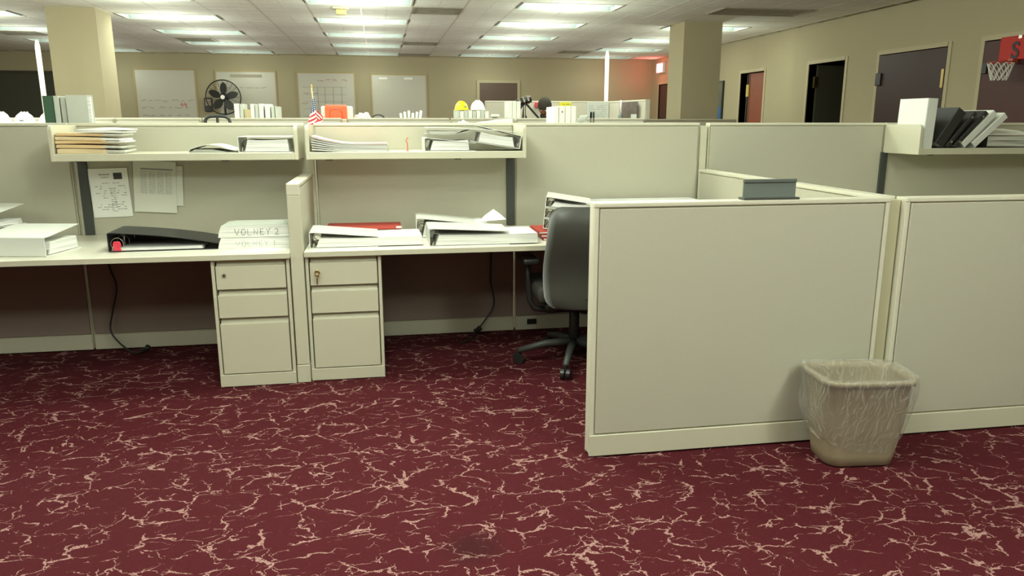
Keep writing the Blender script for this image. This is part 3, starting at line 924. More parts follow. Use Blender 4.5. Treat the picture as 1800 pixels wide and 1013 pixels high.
def binder(loc, rz, W, D, Tk, label, cover=WHITE, pages=PAGES, fill=.75, lift=0.0, bow=0.0, group='ring binders', flip=1, rot=None, ring=True, pw=None, inner=None, name='ring_binder', ptop=None):
    """lying flat: bottom board on z=0, spine along x=0, open end at y=0 towards -y"""
    t = thing(name, label, 'binder', loc, rz, group, rot)
    prof = [(W, .0), (.004, .0), (0, .004), (0, Tk - .004), (.004, Tk)] + arc((.03, Tk), (W, Tk + lift), bow)[0:]
    prof = [(flip * x, z) for x, z in prof]
    obj('cover', ribbon(nb(), prof if flip < 0 else prof, .0032 * (-1 if flip > 0 else 1), 0, D), cover, t)
    x0 = .035; pwid = (pw or W - .018)
    zt = .006 + (Tk - .012) * fill
    # paper block with sloping left edge and a wavy top
    n = 10; P = [(x0, .006), (pwid, .006)]
    for k in range(n + 1):
        f = 1 - k / n
        P.append((x0 + .018 + (pwid - x0 - .018) * f - (0.006 if f == 1 else 0), zt - .004 * math.sin(PI * f * 1.2) * fill + (ptop or 0) * f))
    P = [(flip * x, z) for x, z in P]
    pg = obj('pages', prism(nb(), P, 'y', .006, D - .01), pages, t)
    if ring:
        m_ = obj('ring_plate', B(*sorted((flip * .006, flip * .034)), .015, D - .015, .0035, .006), CHROME, t)
        rr = min(Tk * .40, .032)
        for yy in (.03, D * .5, D - .03):
            tube_pts = [(flip * (max(.022, rr * .95 + .006) + rr * .95 * math.cos(a)), yy, .006 + rr + rr * math.sin(a)) for a in [2 * PI * q / 18 for q in range(18)]]
            obj('ring', tube(nb(), tube_pts, .0022, 5, True), CHROME, m_, smooth=True)
        obj('ring_lever', tube(nb(), [(flip * .018, .008, .006), (flip * .024, .004, .03)], .004, 6), CHROME, m_)
    return t

def ream(loc, rz, W, D, Tk, label, m=PAGES, group='loose paper stacks', skew=0.0, name='paper_stack', layers=3):
    t = thing(name, label, 'paper', loc, rz, group)
    z = 0
    for k in range(layers):
        h = Tk / layers
        dx = random.uniform(-.006, .006); dy = random.uniform(-.004, .004)
        obj('sheaf', prism(nb(), [(dx + skew * z, z), (W + dx, z), (W + dx, z + h - .001), (dx + skew * (z + h), z + h - .001)], 'y', dy, D + dy), m, t)
        z += h
    return t

# --- shelf 1
random.seed(11)
t0 = None
FS = [(-1.735, .34, .030, MANILA2, 'pale manila folder at the bottom of the folder stack'), (-1.73, .345, .022, MANILA, 'manila folder second from the bottom of the folder stack'),
      (-1.735, .35, .020, MANILA, 'manila folder third from the bottom of the folder stack'), (-1.735, .34, .022, MANILA2, 'manila folder with papers, fourth in the folder stack'),
      (-1.73, .335, .018, MANILA, 'manila folder under the white envelopes of the stack')]
z = ZS
ZCUR = z
for k, (x, W, h, m_, lab) in enumerate(FS):
    t = thing('manila_folder', lab, 'folder', (x + .012 + (.008 if k == 0 else 0), 4.455 + .004 * k, z), 0, 'manila folders on the left shelf', (0, math.radians((0, .8, -.6, .9, .2)[k]), math.radians((1, -2.5, 2, -1.5, 1)[k])))
    W = W * (.72, .69, .72, .68, .70)[k]
    obj('front_flap', ribbon(nb(), [(.0, .0), (.0, h * .8), (.02, h - .003), (W * .5, h - .004), (W, h * .72)][::1], -.0018, .0, .23), m_, t)
    obj('back_flap', B(0, W + .005, 0, .23, 0.0, .0018), m_, t)
    obj('fold', prism(nb(), [(0, .001), (W, .001), (W, h * .72), (W * .5, h - .004), (.012, h - .004), (0, h * .8)], 'y', -.003, -.0005), m_, t)
    P = [(.01, .0025)] + [(W + .09, .0025)] + [(W + .092, h * .55)] + [(W + .03, h * .62), (.01, h * .75)]
    obj('papers', prism(nb(), P, 'y', .004, .222), PAGESG if k < 2 else PAPER, t)
    z += h
for k in range(2):
    t = thing('envelope', ['white padded envelope, lower of two on the manila folders', 'white envelope on top of the manila folder stack'][k], 'envelope', (-1.63 + .01 * k, 4.47 + .02 * k, z - .001), math.radians(-2 + 3 * k), 'white envelopes on the folders')
    obj('envelope_body', prism(nb(), [(0, 0), (.25, 0), (.252, .006), (.12, .013), (0, .005)], 'y', 0, .21), PAPER, t)
    z += .0125
# curved white magazine
t = thing('soft_binder', 'floppy white folder arched over on the left shelf', 'folder', (-1.05, 4.46, ZS))
obj('lower_cover', ribbon(nb(), [(0.0, .006), (.006, .001), (.05, 0.0), (.26, .0)], .003, 0, .26), WBG, t)
obj('upper_cover', ribbon(nb(), [(0.0, .008), (.012, .020)] + [(.02 + .24 * k / 10, .022 + .022 * math.sin(PI * min(1, k / 8.5)) - .012 * (k / 10) ** 2) for k in range(11)], .003, 0, .26), WHITE, t)
obj('pages', prism(nb(), [(.008, .004), (.20, .004), (.12, .018), (.03, .018)], 'y', .01, .25), PAGESG, t)
binder((-.786, 4.455, ZS), 0, .292, .29, .088, 'white ring binder lying on the left shelf, rings and thick pages showing', fill=.86)

# --- shelf 2: booklets with plastic combs
y0b = 4.46
for k in range(6):
    n = 14; base = k * .0075
    up = .012 + k * .0065
    def zc(f): return base + up * (1 - min(1, f / .62)) ** 2
    t = thing('bound_booklet', ['white bound booklet at the bottom of the booklet pile on the middle shelf', 'white bound booklet second from the bottom of the pile', 'white bound booklet third from the bottom of the pile',
              'white bound booklet fourth from the bottom of the pile', 'white bound booklet just under the pink-covered one', 'bound booklet with a pink cover on top of the pile'][k], 'booklet', (-.388, y0b + random.uniform(-.004, .006), ZS), 0, 'bound booklets on the middle shelf')
    Wd = .425 + random.uniform(-.006, .004)
    top = [(Wd * q / n, zc(q / n) + .0064) for q in range(n + 1)]
    bot = [(Wd * q / n, zc(q / n)) for q in range(n + 1)]
    obj('pages', prism(nb(), bot + top[::-1], 'y', .002, .28), PAGES, t)
    if k == 5:
        obj('cover', ribbon(nb(), top, .0035, -.003, .283), PINK, t)
        obj('label_strip', ribbon(nb(), top[5:9], .0042, -.0045, .01), PAPER, t)
    else:
        obj('cover', ribbon(nb(), top, .0008, .0, .282), WHITE, t)
    obj('comb', tube(nb(), [(Wd, .004, zc(1) + .004), (Wd, .27, zc(1) + .004)], .0048, 6), CREAM, t)
t = thing('red_hook', 'small bent red wire hook on the partition behind the middle shelf', 'hook', (.155, 4.56, ZS))
obj('wire', tube(nb(), [(0, 0, 0), (0, 0, .045), (-.008, 0, .06), (.004, 0, .078)], .0028, 6), mat('red_wire', (210, 84, 58), .5), t)
obj('foot', B(-.01, .01, -.01, .01, 0, .003), mat('red_wire', (210, 84, 58)), t)
# two binders head to tail
binder((.248, 4.452, ZS), 0, .30, .29, .078, 'white ring binder under the tilted one on the middle shelf', fill=.86, pw=.262, lift=-.030)
tb_ = binder((.812, 4.456, ZS + .010), 0, .30, .29, .080, 'open-ended white binder tilted against the right end of the middle shelf', fill=.80, flip=-1, rot=(0, math.radians(9), 0), pw=.25, lift=.02)
t = thing('ring_binder', 'white binder cover lying sloped on top of the two binders of the middle shelf', 'binder', (.262, 4.45, 1.314), 0, 'ring binders')
obj('cover', ribbon(nb(), [(.0, .028), (.10, .028), (.30, .018), (.54, .002)], .004, 0, .29), WHITE, t)
obj('lower_cover', ribbon(nb(), [(.0, -.006), (.10, -.012), (.18, -.008), (.26, .012)], .003, 0.0, .28), WBG, t)
obj('pages', prism(nb(), [(.02, -.003), (.10, -.008), (.17, -.004), (.20, .006), (.02, .012)], 'y', .004, .27), PAGESG, t)

# --- shelf 3
t = thing('upright_binder', 'thick cream binder standing upright at the left end of the right shelf', 'binder', (3.475, 4.455, ZS), 0, 'binders standing on the right shelf')
bm = nb()
def ubinder(t, W, D, Hh, cover, pages=PAGES, holes=False, lean=0):
    """upright: spine at y=0 facing -y, width W in x"""
    obj('cover', ribbon(nb(), [(0, D), (0, .004), (.004, 0), (W - .004, 0), (W, .004), (W, D)], .0035, 0, Hh, axis='z'), cover, t)
    obj('pages', B(.006, W - .006, .01, D - .012, .006, Hh - .01), pages, t)
    if holes:
        for zz in (.04, Hh - .04):
            obj('rivet', tube(nb(), [(W / 2, -.003, zz), (W / 2, .002, zz)], .008, 10), CHROME, t)
ubinder(t, .075, .27, .318, WHITE)
t.rotation_euler = (0, math.radians(1.5), 0)
wh = thing('upright_binder', 'large white binder standing on the left end of the right shelf, in front of the thick cream one', 'binder', (3.475, 4.45, ZS), 0)
# leaning binders
def lean_binder(x, ang, W, D, Hh, cover, label, holes, y=4.46):
    t = thing('leaning_binder', label, 'binder', (x, y, ZS + .0005 + W * math.sin(math.radians(ang))), 0, 'binders leaning on the right shelf', rot=(0, math.radians(ang), 0))
    ubinder(t, W, D, Hh, cover, holes=holes)
    return t
bpy.data.objects.remove(wh)
lean_binder(3.552, 8, .02, .26, .262, WHITE, 'white binder leaning just right of the thick upright one, behind the black binders', False, 4.53)
lean_binder(3.575, 33, .070, .26, .265, VIN_B, 'thick black binder leaning, leftmost black one on the right shelf', False)
lean_binder(3.655, 40, .028, .26, .285, VIN_B, 'slim black binder with rivets, second of the leaning black ones', True)
lean_binder(3.715, 43, .030, .26, .300, VIN_B, 'slim black binder with rivets, third of the leaning black ones', True)
lean_binder(3.765, 45, .045, .26, .300, WHITE, 'white binder leaning on the black ones of the right shelf', False)
lean_binder(3.845, 48, .045, .26, .290, WHITE, 'outermost white binder leaning at the right of the row', False)
t = thing('paper_tray', 'black tray of worn papers with a white sheet on the right shelf', 'tray', (3.965, 4.47, ZS))
obj('tray', ribbon(nb(), [(0, .10), (0, .002), (.33, .002), (.33, .06)], .004, 0, .27), VIN_B, t)
obj('papers', B(.008, .325, .004, .262, .004, .075), PAGESG, t)
obj('top_sheet', prism(nb(), [(-.004, .084), (.13, .108), (.262, .118), (.262, .121), (.13, .111), (-.004, .087)], 'x', .006, .345), PAPER, t)

# --- desk 1
binder((-2.02, 4.065, DZ), math.radians(90 - 3), .27, .345, .088, 'white binder lying at the left desk edge, spine to the front', flip=1) if False else None
t = binder((-1.665, 4.03, DZ), math.radians(79), .30, .34, .098, 'white binder on the left desk, spine facing out, cover lifted', fill=.7, lift=.03, bow=0, ring=True, inner=None)
# far left raised binder
t = binder((-2.06, 4.24, DZ + .107), math.radians(74), .34, .34, .06, 'white binder with raised cover at the left frame edge, upon another', fill=.5, lift=.05, ring=False)
t = binder((-2.05, 4.34, DZ), math.radians(90), .30, .34, .104, 'white binder beneath the raised one at the left frame edge', fill=.8, ring=False)
# black binder
t = binder((-1.405, 4.12, DZ), math.radians(2), .56, .28, .10, 'black binder with a red clip lying on the left desk', cover=VIN_B, fill=.16, lift=-.072, bow=.010, pw=.46, ring=True)
obj('dark_backing', prism(nb(), [(.01, .005), (.50, .005), (.50, .028), (.25, .066), (.01, .092)], 'y', .262, .268), VIN_B, t)  # black plate added so the gap inside the binder looks dark
bm = nb(); prism(bm, [(0, 0), (.040, 0), (.032, .016), (.040, .030), (.034, .048), (.006, .048), (0, .030), (.008, .016)], 'y', -.008, .004)
c_ = tag(obj('binder_clip', bm, REDC, bevel=.002), 'small red clip on the ring end of the black binder', 'clip'); c_.location = (-1.375, 4.105, DZ + .010)
# VOLNEY stacks
for k in (0, 1):
    t = thing('paper_stack', ['lower paper block marked VOLNEY 1 on its edge', 'upper paper block marked VOLNEY 2 on its edge'][k], 'paper', (-.868 + .004 * k, 4.13, DZ + .0005 + .060 * k), 0, 'lettered paper blocks')
    Tk = .058 if k == 0 else .060
    W = .372
    obj('sheets', prism(nb(), [(0.0, 0), (W, 0), (W, Tk), (.018, Tk), (.006, Tk * .5)], 'y', 0, .215), PAGES, t)
    if k == 1: obj('top_sheet', prism(nb(), [(.02, Tk), (W, Tk), (W, Tk + .004), (.06, Tk + .004)], 'y', .004, .22), WBG, t)
    # hand lettering in strokes
    G = {'V': [[(0, 1), (.45, 0), (.9, 1)]], 'O': [[(.5 + .42 * math.cos(a), .5 + .5 * math.sin(a)) for a in [2 * PI * q / 12 for q in range(13)]]], 'L': [[(.1, 1), (.1, 0), (.8, .04)]],
         'N': [[(.05, 0), (.1, 1), (.75, 0), (.85, 1)]], 'E': [[(.8, 1), (.12, .98), (.1, 0), (.85, .04)], [(.1, .5), (.65, .54)]], 'Y': [[(0, 1), (.4, .5), (.85, 1.05)], [(.4, .5), (.35, -.08)]],
         '2': [[(.1, .8), (.4, 1.02), (.75, .8), (.65, .5), (.1, 0), (.85, .02)]], '1': [[(.3, .85), (.5, 1), (.5, 0)]], ' ': []}
    x = .085 + .006 * (k == 0); s = .0305 if k == 1 else .028
    for ch in ('VOLNEY 2' if k == 1 else 'VOLNEY 1'):
        bm = nb()
        for st in G[ch]:
            tube(bm, [(x + px * s * .85, -.0012, .012 + pz * s * (1.05 if k else 1) + random.uniform(-.001, .001)) for px, pz in st], .0011 if k else .0008, 4)
        if ch != ' ': obj('letter', bm, INK if k else INKL, t)
        else: bm.free()
        x += s * (1.05 if ch != ' ' else .35)
o = tag(obj('loose_sheet', prism(nb(), [(-.73, 4.03), (-.49, 4.02), (-.49, 4.115), (-.68, 4.12)], 'z', DZ, DZ + .002), PAPER), 'white sheet lying at the front edge of the left desk by the end post', 'paper')
# pinned papers
def textlines(bm, x0, x1, z0, z1, rows, y, dens=.6):
    for r in range(rows):
        z = z1 - (z1 - z0) * (r + .5) / rows; h = (z1 - z0) / rows * .28
        x = x0
        while x < x1:
            w_ = random.uniform(.006, .02)
            if random.random() < dens: box(bm, x, min(x1, x + w_), y, y + .0004, z - h / 2, z + h / 2)
            x += w_ + .004
random.seed(5)
t = thing('pinned_paper', 'pinned notice with a dark square picture, beside the charcoal upright', 'paper', (-1.582, 4.797, .822), group='papers pinned on the left partition', rot=(0, math.radians(-1.5), 0))
obj('sheet', B(-.108, .108, -.004, -.002, 0, .287), PAPER, t)
obj('picture', B(.028, .076, -.0045, -.004, .222, .260), mat('dark_print', (64, 64, 66), .7, noise=.6, nscale=60), t)
bm = nb(); textlines(bm, -.05, .008, .245, .258, 1, -.0046, 1.0); textlines(bm, -.04, -.0, .23, .24, 1, -.0046, 1.0)
obj('heading_print', bm, INK, t, kind='stuff')
bm = nb(); textlines(bm, -.04, .06, .195, .207, 1, -.0046); textlines(bm, -.08, .09, .04, .19, 11, -.0046, .45); textlines(bm, .0, .03, .03, .165, 12, -.0046, .9)
obj('text_print', bm, INKL, t, kind='stuff')
t = thing('pinned_paper', 'pinned sheet with a dense printed table, under the left shelf', 'paper', (-1.34, 4.797, .866), group='papers pinned on the left partition', rot=(0, math.radians(3.5), 0))
obj('sheet', B(-.12, .118, -.010, -.008, -.02, .284), mat('paper_grey', (222, 222, 208), .8), t)
bm = nb(); box(bm, -.078, .10, -.0108, -.0102, .232, .240)
for c_ in range(4): textlines(bm, -.08 + c_ * .046, -.045 + c_ * .046, .09, .225, 16, -.0108, 1.0)
obj('table_print', bm, INKL, t, kind='stuff')
t = thing('pinned_paper', 'blank pinned sheet half covered by the printed table', 'paper', (-1.25, 4.797, .885), group='papers pinned on the left partition', rot=(0, math.radians(3), 0))
obj('sheet', B(-.11, .066, -.005, -.003, 0, .235), mat('paper_grey', (222, 222, 208)), t)
bm = nb(); textlines(bm, .04, .055, .20, .208, 1, -.0056, 1.0); obj('text_print', bm, INK, t)

# --- desk 2
binder((-.392, 4.055, DZ), math.radians(1), .36, .29, .088, 'white binder overflowing with pages, left one on the middle desk', fill=.62, lift=-.030, pw=.60)
t = thing('red_folder', 'red folder lying behind the left binder on the middle desk', 'folder', (-.33, 4.37, DZ))
obj('cover', B(0, .43, 0, .28, .052, .058), RED, t); obj('papers', B(.01, .42, .01, .27, 0, .052), PAGES, t)
obj('tab', B(.40, .432, -.004, .02, .058, .066), PAPER, t)
binder((.183, 4.325, DZ), math.radians(-2), .42, .28, .118, 'taller white binder lying behind the fanned one on the middle desk', fill=.7, lift=-.045)
binder((.238, 4.02, DZ), math.radians(0), .44, .29, .098, 'white binder with thick fanned pages at the front of the middle desk', fill=.62, lift=-.022, pw=.60)
t = thing('loose_sheet', 'printed sheet curling up behind the fanned binder', 'paper', (.545, 4.34, DZ + .088), math.radians(8), rot=(math.radians(34), math.radians(-6), math.radians(14)))
obj('sheet', prism(nb(), [(0, 0), (.17, -.02), (.155, .03), (.13, .085), (.06, .045)], 'z', 0, .001), PAPER, t)
# stacked binders by the chair: spines face left, rotated
for k in range(3):
    zz = [.0, .062, .124][k] + .055
    t = binder((.90 + .006 * k, 4.20 - .0 * k, DZ + zz + .004), math.radians(-14), .26, .30, .060, ['white binder at the bottom of the three stacked beside the chair', 'white binder in the middle of the three stacked beside the chair', 'white binder on top of the three stacked beside the chair'][k],
               fill=.55, lift=-.012 if k < 2 else -.01, group='binders stacked by the chair')
    t.rotation_euler = (0, math.radians(6), math.radians(-14))
for k in range(3):
    t = thing('red_booklet', ['red booklet lowest under the stacked binders by the chair', 'red booklet in the middle under the stacked binders by the chair', 'red booklet topmost under the stacked binders by the chair'][k], 'booklet', (.885 - .01 * k, 4.12 + .01 * k, DZ + .018 * k), math.radians(-10 + 5 * k), 'red booklets by the chair')
    obj('cover', ribbon(nb(), [(.28, .001), (.0, .001), (.0, .016), (.28, .016)], -.0015, 0, .26), RED, t)
    obj('pages', B(.004, .275, .004, .256, .003, .014), PAGES, t)
# white stack seen over the near panel
ream((1.21, 4.42, DZ), math.radians(0), .80, .33, .169, 'tall wide stack of white papers behind the large low partition', layers=5)

# --- cables
t = thing('power_cable', 'black cable hanging under the left desk, plug on the floor', 'cable', (0, 0, 0), group='cables under the desks')
def smooth_pts(P, n=6):
    out = []
    P = [Vector(p) for p in P]
    for i in range(len(P) - 1):
        a = P[max(0, i - 1)]; b0 = P[i]; c = P[i + 1]; d = P[min(len(P) - 1, i + 2)]
        for q in range(n):
            s_ = q / n
            out.append(.5 * ((2 * b0) + (c - a) * s_ + (2 * a - 5 * b0 + 4 * c - d) * s_ ** 2 + (-a + 3 * b0 - 3 * c + d) * s_ ** 3))
    out.append(P[-1]); return out
obj('cord', tube(nb(), smooth_pts([(-1.65, 4.77, .684), (-1.63, 4.77, .52), (-1.605, 4.77, .40), (-1.64, 4.76, .25), (-1.66, 4.75, .14), (-1.61, 4.73, .06), (-1.54, 4.70, .012), (-1.50, 4.68, .008), (-1.46, 4.67, .02)]), .006, 6), BLK, t, smooth=True)
obj('plug', tube(nb(), [(-1.47, 4.67, .02), (-1.44, 4.67, .035), (-1.43, 4.665, .05)], .016, 8), BLK, t, smooth=True)
t = thing('power_cable', 'black cable hanging under the middle desk, plug by the kick plate', 'cable', (0, 0, 0), group='cables under the desks')
obj('cord', tube(nb(), smooth_pts([(.68, 4.77, .684), (.68, 4.77, .5), (.675, 4.76, .36), (.695, 4.75, .22), (.66, 4.74, .14), (.58, 4.70, .05), (.52, 4.62, .008), (.45, 4.55, .007)]), .005, 6), BLK, t, smooth=True)
obj('plug', tube(nb(), [(.56, 4.72, .03), (.58, 4.72, .04), (.60, 4.715, .06)], .018, 8), BLK, t, smooth=True)
o = tag(obj('power_socket', B(.925, .990, 4.790, 4.797, .045, .082), BLK, bevel=.002), 'black socket in the kick plate beside the chair', 'socket')

# ------------------------------------------------------------------ behind the spine: shelves and things on them
def back_shelf(x0, x1, y, z, label):
    t = thing('rear_shelf', label, 'shelf', (x0, y, z), group='shelves on the far side of partitions')
    obj('shelf_board', B(0, x1 - x0, 0, .33, -.03, 0), CREAM, t, bevel=.003)
    obj('end_panel', B(0, .015, 0, .33, 0, .12), CREAM, t); obj('end_panel', B(x1 - x0 - .015, x1 - x0, 0, .33, 0, .12), CREAM, t)
ZBK = 1.19
back_shelf(-3.0, -1.60, 4.875, ZBK, 'shelf behind the tall left partition carrying the upright binders')
back_shelf(.50, 1.45, 4.875, ZBK, 'shelf behind the tall partition carrying white upright binders')
def hardhat(loc, rz, m_, label, s=1.0, mark=True):
    t = thing('hard_hat', label, 'hard hat', loc, rz, 'hard hats')
    bm = nb(); n = 24; secs = []
    for q in range(9):
        f = q / 8; a = f * PI / 2
        r_ = math.cos(a) if q < 8 else .05
        zz = .145 * math.sin(a) + .012
        secs.append([(.112 * r_ * math.cos(2 * PI * k / n) * s, .135 * r_ * math.sin(2 * PI * k / n) * s, zz * s) for k in range(n)])
    loft(bm, secs, False, True)
    obj('shell', bm, m_, t, smooth=True)
    bm = nb()
    secs = []
    for (e, zz) in ((0, .016), (.018, .010), (.020, .005), (0, .008)):
        secs.append([((.112 + e) * math.cos(2 * PI * k / n) * s, ((.135 + e + (.035 * max(0, -math.sin(2 * PI * k / n)) ** 3 if e else 0)) * math.sin(2 * PI * k / n)) * s, zz * s) for k in range(n)])
    loft(bm, secs, False, False); obj('brim', bm, m_, t, smooth=True)
    for dx in (-.03, 0, .03):
        obj('ridge', tube(nb(), [(dx * s, -.10 * s, .085 * s), (dx * s, -.05 * s, .142 * s), (dx * s, .03 * s, .158 * s), (dx * s, .1 * s, .12 * s)], .006 * s, 6), m_, t, smooth=True)
    if mark: obj('front_mark', tube(nb(), [(-.02 * s, -.128 * s, .06 * s), (.02 * s, -.128 * s, .06 * s)], .009 * s, 6), GREYP, t)
    return t
t = thing('storage_cabinet', 'cream cabinet on the second row carrying three white hard hats', 'cabinet', (-3.75, 6.72, 0.0))
obj('cabinet_body', B(0, 1.3, 0, .66, .0, 1.345), CREAM, t, bevel=.004)
for k in range(2): obj('door', B(.01 + .645 * k, .645 + .645 * k, -.018, 0, .06, 1.30), CREAM, t, bevel=.003)
for k, (x, lab) in enumerate(((-3.07, 'white hard hat cut by the left frame edge, on the cabinet behind'), (-2.885, 'white hard hat in the middle of the three on the cabinet behind'), (-2.70, 'white hard hat partly hidden by the green binder, on the cabinet behind'))):
    hardhat((x, 6.93, 1.345), math.radians((-12, 8, 20)[k]), WHITEB, lab, .70)
ub = [(-2.00 + .03, .055, .335, GRN, 'dark green binder standing behind the left partition'), (-1.952 + .04, .03, .335, WBG, 'narrow grey-white binder right of the green one'), (-1.915 + .04, .03, .33, WBG, 'second narrow grey-white binder in the row behind the left partition'),
      (-1.88 + .042, .045, .328, WBG, 'grey-white binder beside the wide clear-fronted one')]
for x, W, Hh, m_, lab in ub:
    t = thing('upright_binder', lab, 'binder', (x + .022, 4.94, ZBK), math.radians(4), 'binders standing behind the left partition'); ubinder(t, W, .25, Hh, m_)
t = thing('upright_binder', 'wide grey-white binder turned cover-on at the end of the row', 'binder', (-1.815, 4.925, ZBK), 0, 'binders standing behind the left partition')
obj('cover', B(0, .115, 0, .004, 0, .34), WBG, t); obj('pages', B(.002, .13, .005, .03, .004, .33), PAGES, t); obj('back_cover', B(0, .135, .031, .035, 0, .34), WBG, t)
# small flag
t = thing('small_flag', 'small American flag on a wooden stick drooping behind the middle shelf', 'flag', (-.405, 5.10, 1.19))
obj('stick', tube(nb(), [(0, 0, 0), (-.004, 0, .2), (-.018, 0, .40)], .0042, 6), mat('pale_wood', (222, 196, 130), .5), t, smooth=True)
obj('finial', lathe(nb(), [(.001, 0), (.006, .006), (.004, .015), (.0005, .024)], 8, (-.018, 0, .398)), mat('gold_tip', (214, 180, 90), .3, .8), t)
obj('holder', lathe(nb(), [(.03, 0), (.03, .008), (.008, .012), (.006, .03)], 16), BLK, t)
def flagmat():
    m = bpy.data.materials.new('flag_cloth'); m.use_nodes = True
    nt = m.node_tree; N, L = nt.nodes, nt.links; b = N['Principled BSDF']; b.inputs['Roughness'].default_value = .8
    tc = N.new('ShaderNodeTexCoord'); sp = N.new('ShaderNodeSeparateXYZ'); L.new(tc.outputs['UV'], sp.inputs[0])
    def M_(op, a, c=None):
        n = N.new('ShaderNodeMath'); n.operation = op
        for i, v in enumerate((a, c)):
            if v is None: continue
            if isinstance(v, (int, float)): n.inputs[i].default_value = v
            else: L.new(v, n.inputs[i])
        return n.outputs[0]
    u, v = sp.outputs[0], sp.outputs[1]
    st = M_('MODULO', M_('FLOOR', M_('MULTIPLY', v, 12.999)), 2.0)
    mx = N.new('ShaderNodeMix'); mx.data_type = 'RGBA'; mx.inputs[6].default_value = lin((190, 44, 58)); mx.inputs[7].default_value = lin((240, 234, 224)); L.new(st, mx.inputs[0])
    can = M_('MULTIPLY', M_('LESS_THAN', u, .45), M_('GREATER_THAN', v, .46))
    fu = M_('SUBTRACT', M_('FRACT', M_('MULTIPLY', u, 13.3)), .5); fv = M_('SUBTRACT', M_('FRACT', M_('MULTIPLY', v, 13.0)), .5)
    dd = M_('LESS_THAN', M_('ADD', M_('MULTIPLY', fu, fu), M_('MULTIPLY', fv, fv)), .07)
    sc = N.new('ShaderNodeMix'); sc.data_type = 'RGBA'; sc.inputs[6].default_value = lin((44, 54, 92)); sc.inputs[7].default_value = lin((230, 230, 232)); L.new(dd, sc.inputs[0])
    m2 = N.new('ShaderNodeMix'); m2.data_type = 'RGBA'; L.new(can, m2.inputs[0]); L.new(mx.outputs[2], m2.inputs[6]); L.new(sc.outputs[2], m2.inputs[7])
    L.new(m2.outputs[2], b.inputs['Base Color'])
    return m
bm = nb(); uvl = bm.loops.layers.uv.new('UVMap'); nu, nv = 30, 14; V = []
for i in range(nu + 1):
    row = []
    u = i / nu
    for j in range(nv + 1):
        v = j / nv
        zp = .385 - (1 - v) * .17
        side = math.sin(u * 9.0 + v * 1.0)
        x = -.016 + (1 - v) * .004 + side * (.013 + .034 * u) * (1.1 - .4 * v) + .040 * u * (v - .40) / .6 * (1 if v > .4 else 1.2)
        y = math.cos(u * 9.0) * .016 * (.4 + u)
        zz = zp - u * (.13 + .07 * v) - .02 * u * math.sin(u * 7 + v * 3)
        row.append(bm.verts.new((x, y, zz)))
    V.append(row)
for i in range(nu):
    for j in range(nv):
        f = bm.faces.new((V[i][j], V[i + 1][j], V[i + 1][j + 1], V[i][j + 1]))
        for l, (a, c) in zip(f.loops, ((i, j), (i + 1, j), (i + 1, j + 1), (i, j + 1))): l[uvl].uv = (a / nu, c / nv)
fo = obj('cloth', bm, flagmat(), t, smooth=True)
sm = fo.modifiers.new('t', 'SOLIDIFY'); sm.thickness = .001
# stand under the flag
back_shelf(-.85, .45, 4.875, 1.19, 'shelf behind the middle partition carrying the small flag')
# chair top behind
t = thing('task_chair', 'dark chair with two-lobed handle rising behind the left shelf', 'chair', (-1.05, 5.30, 0))
TC_ = mat('dark_slate', (62, 66, 62), .5)
pts = [(-.075, 0, 1.30), (-.078, 0, 1.37), (-.06, 0, 1.405), (0, 0, 1.412), (.06, 0, 1.405), (.078, 0, 1.37), (.075, 0, 1.30)]
obj('handle', tube(nb(), smooth_pts(pts, 5), .011, 8), TC_, t, smooth=True)
obj('handle_rib', tube(nb(), [(0, 0, 1.30), (0, 0, 1.405)], .009, 8), TC_, t)
bm = nb(); box(bm, -.22, .22, -.03, .03, .62, 1.31); obj('backrest', bm, TC_, t, bevel=.025, seg=2, smooth=True)
bm = nb(); box(bm, -.24, .24, -.02, .45, .45, .53); obj('seat', bm, TC_, t, bevel=.03, seg=2, smooth=True)
obj('column', tube(nb(), [(0, .2, .06), (0, .2, .46)], .028, 10), BLK, t)
for k in range(5):
    a = 2 * PI * k / 5 + .3; obj('base_leg', tube(nb(), [(0, .2, .10), (.3 * math.cos(a), .2 + .3 * math.sin(a), .05)], .022, 6, r2=.016), BLK, t)
    obj('wheel', tube(nb(), [(.3 * math.cos(a) - .012, .2 + .3 * math.sin(a), .027), (.3 * math.cos(a) + .012, .2 + .3 * math.sin(a), .027)], .027, 12), BLK, t)
# white binders upright
for k, (x, W) in enumerate(((1.135, .030), (1.168, .040), (1.210, .038), (1.250, .034))):
    t = thing('upright_binder', ['narrow white binder leftmost in the row of four near the dark-capped person', 'white binder second in the row of four near the dark-capped person', 'white binder third in the row of four near the dark-capped person', 'white binder at the right end of the row of four near the dark-capped person'][k], 'binder', (x, 4.96, ZBK), 0, 'white binders standing behind the bare partition')
    ubinder(t, W, .25, .288 - .004 * (k == 0), WHITEB, holes=False)
    if k == 1: obj('hole', tube(nb(), [(W / 2, -.002, .25), (W / 2, .001, .25)], .006, 10), GREYP, t)
t = thing('paper_wedge', 'grey-white card leaning out beside the row of four white binders', 'card', (1.29, 5.02, ZBK + .10), rot=(0, math.radians(35), 0))
obj('card', B(0, .01, 0, .2, -.06, .16), WBG, t)
t = thing('grey_bracket', 'small grey two-pronged bracket standing right of the white binders', 'bracket', (1.40, 4.98, ZBK))
obj('prong', B(-.014, -.006, 0, .01, 0, .25), GREYP, t); obj('prong', B(.006, .014, 0, .01, 0, .25), GREYP, t); obj('head', B(-.014, .014, 0, .01, .21, .25), GREYP, t)
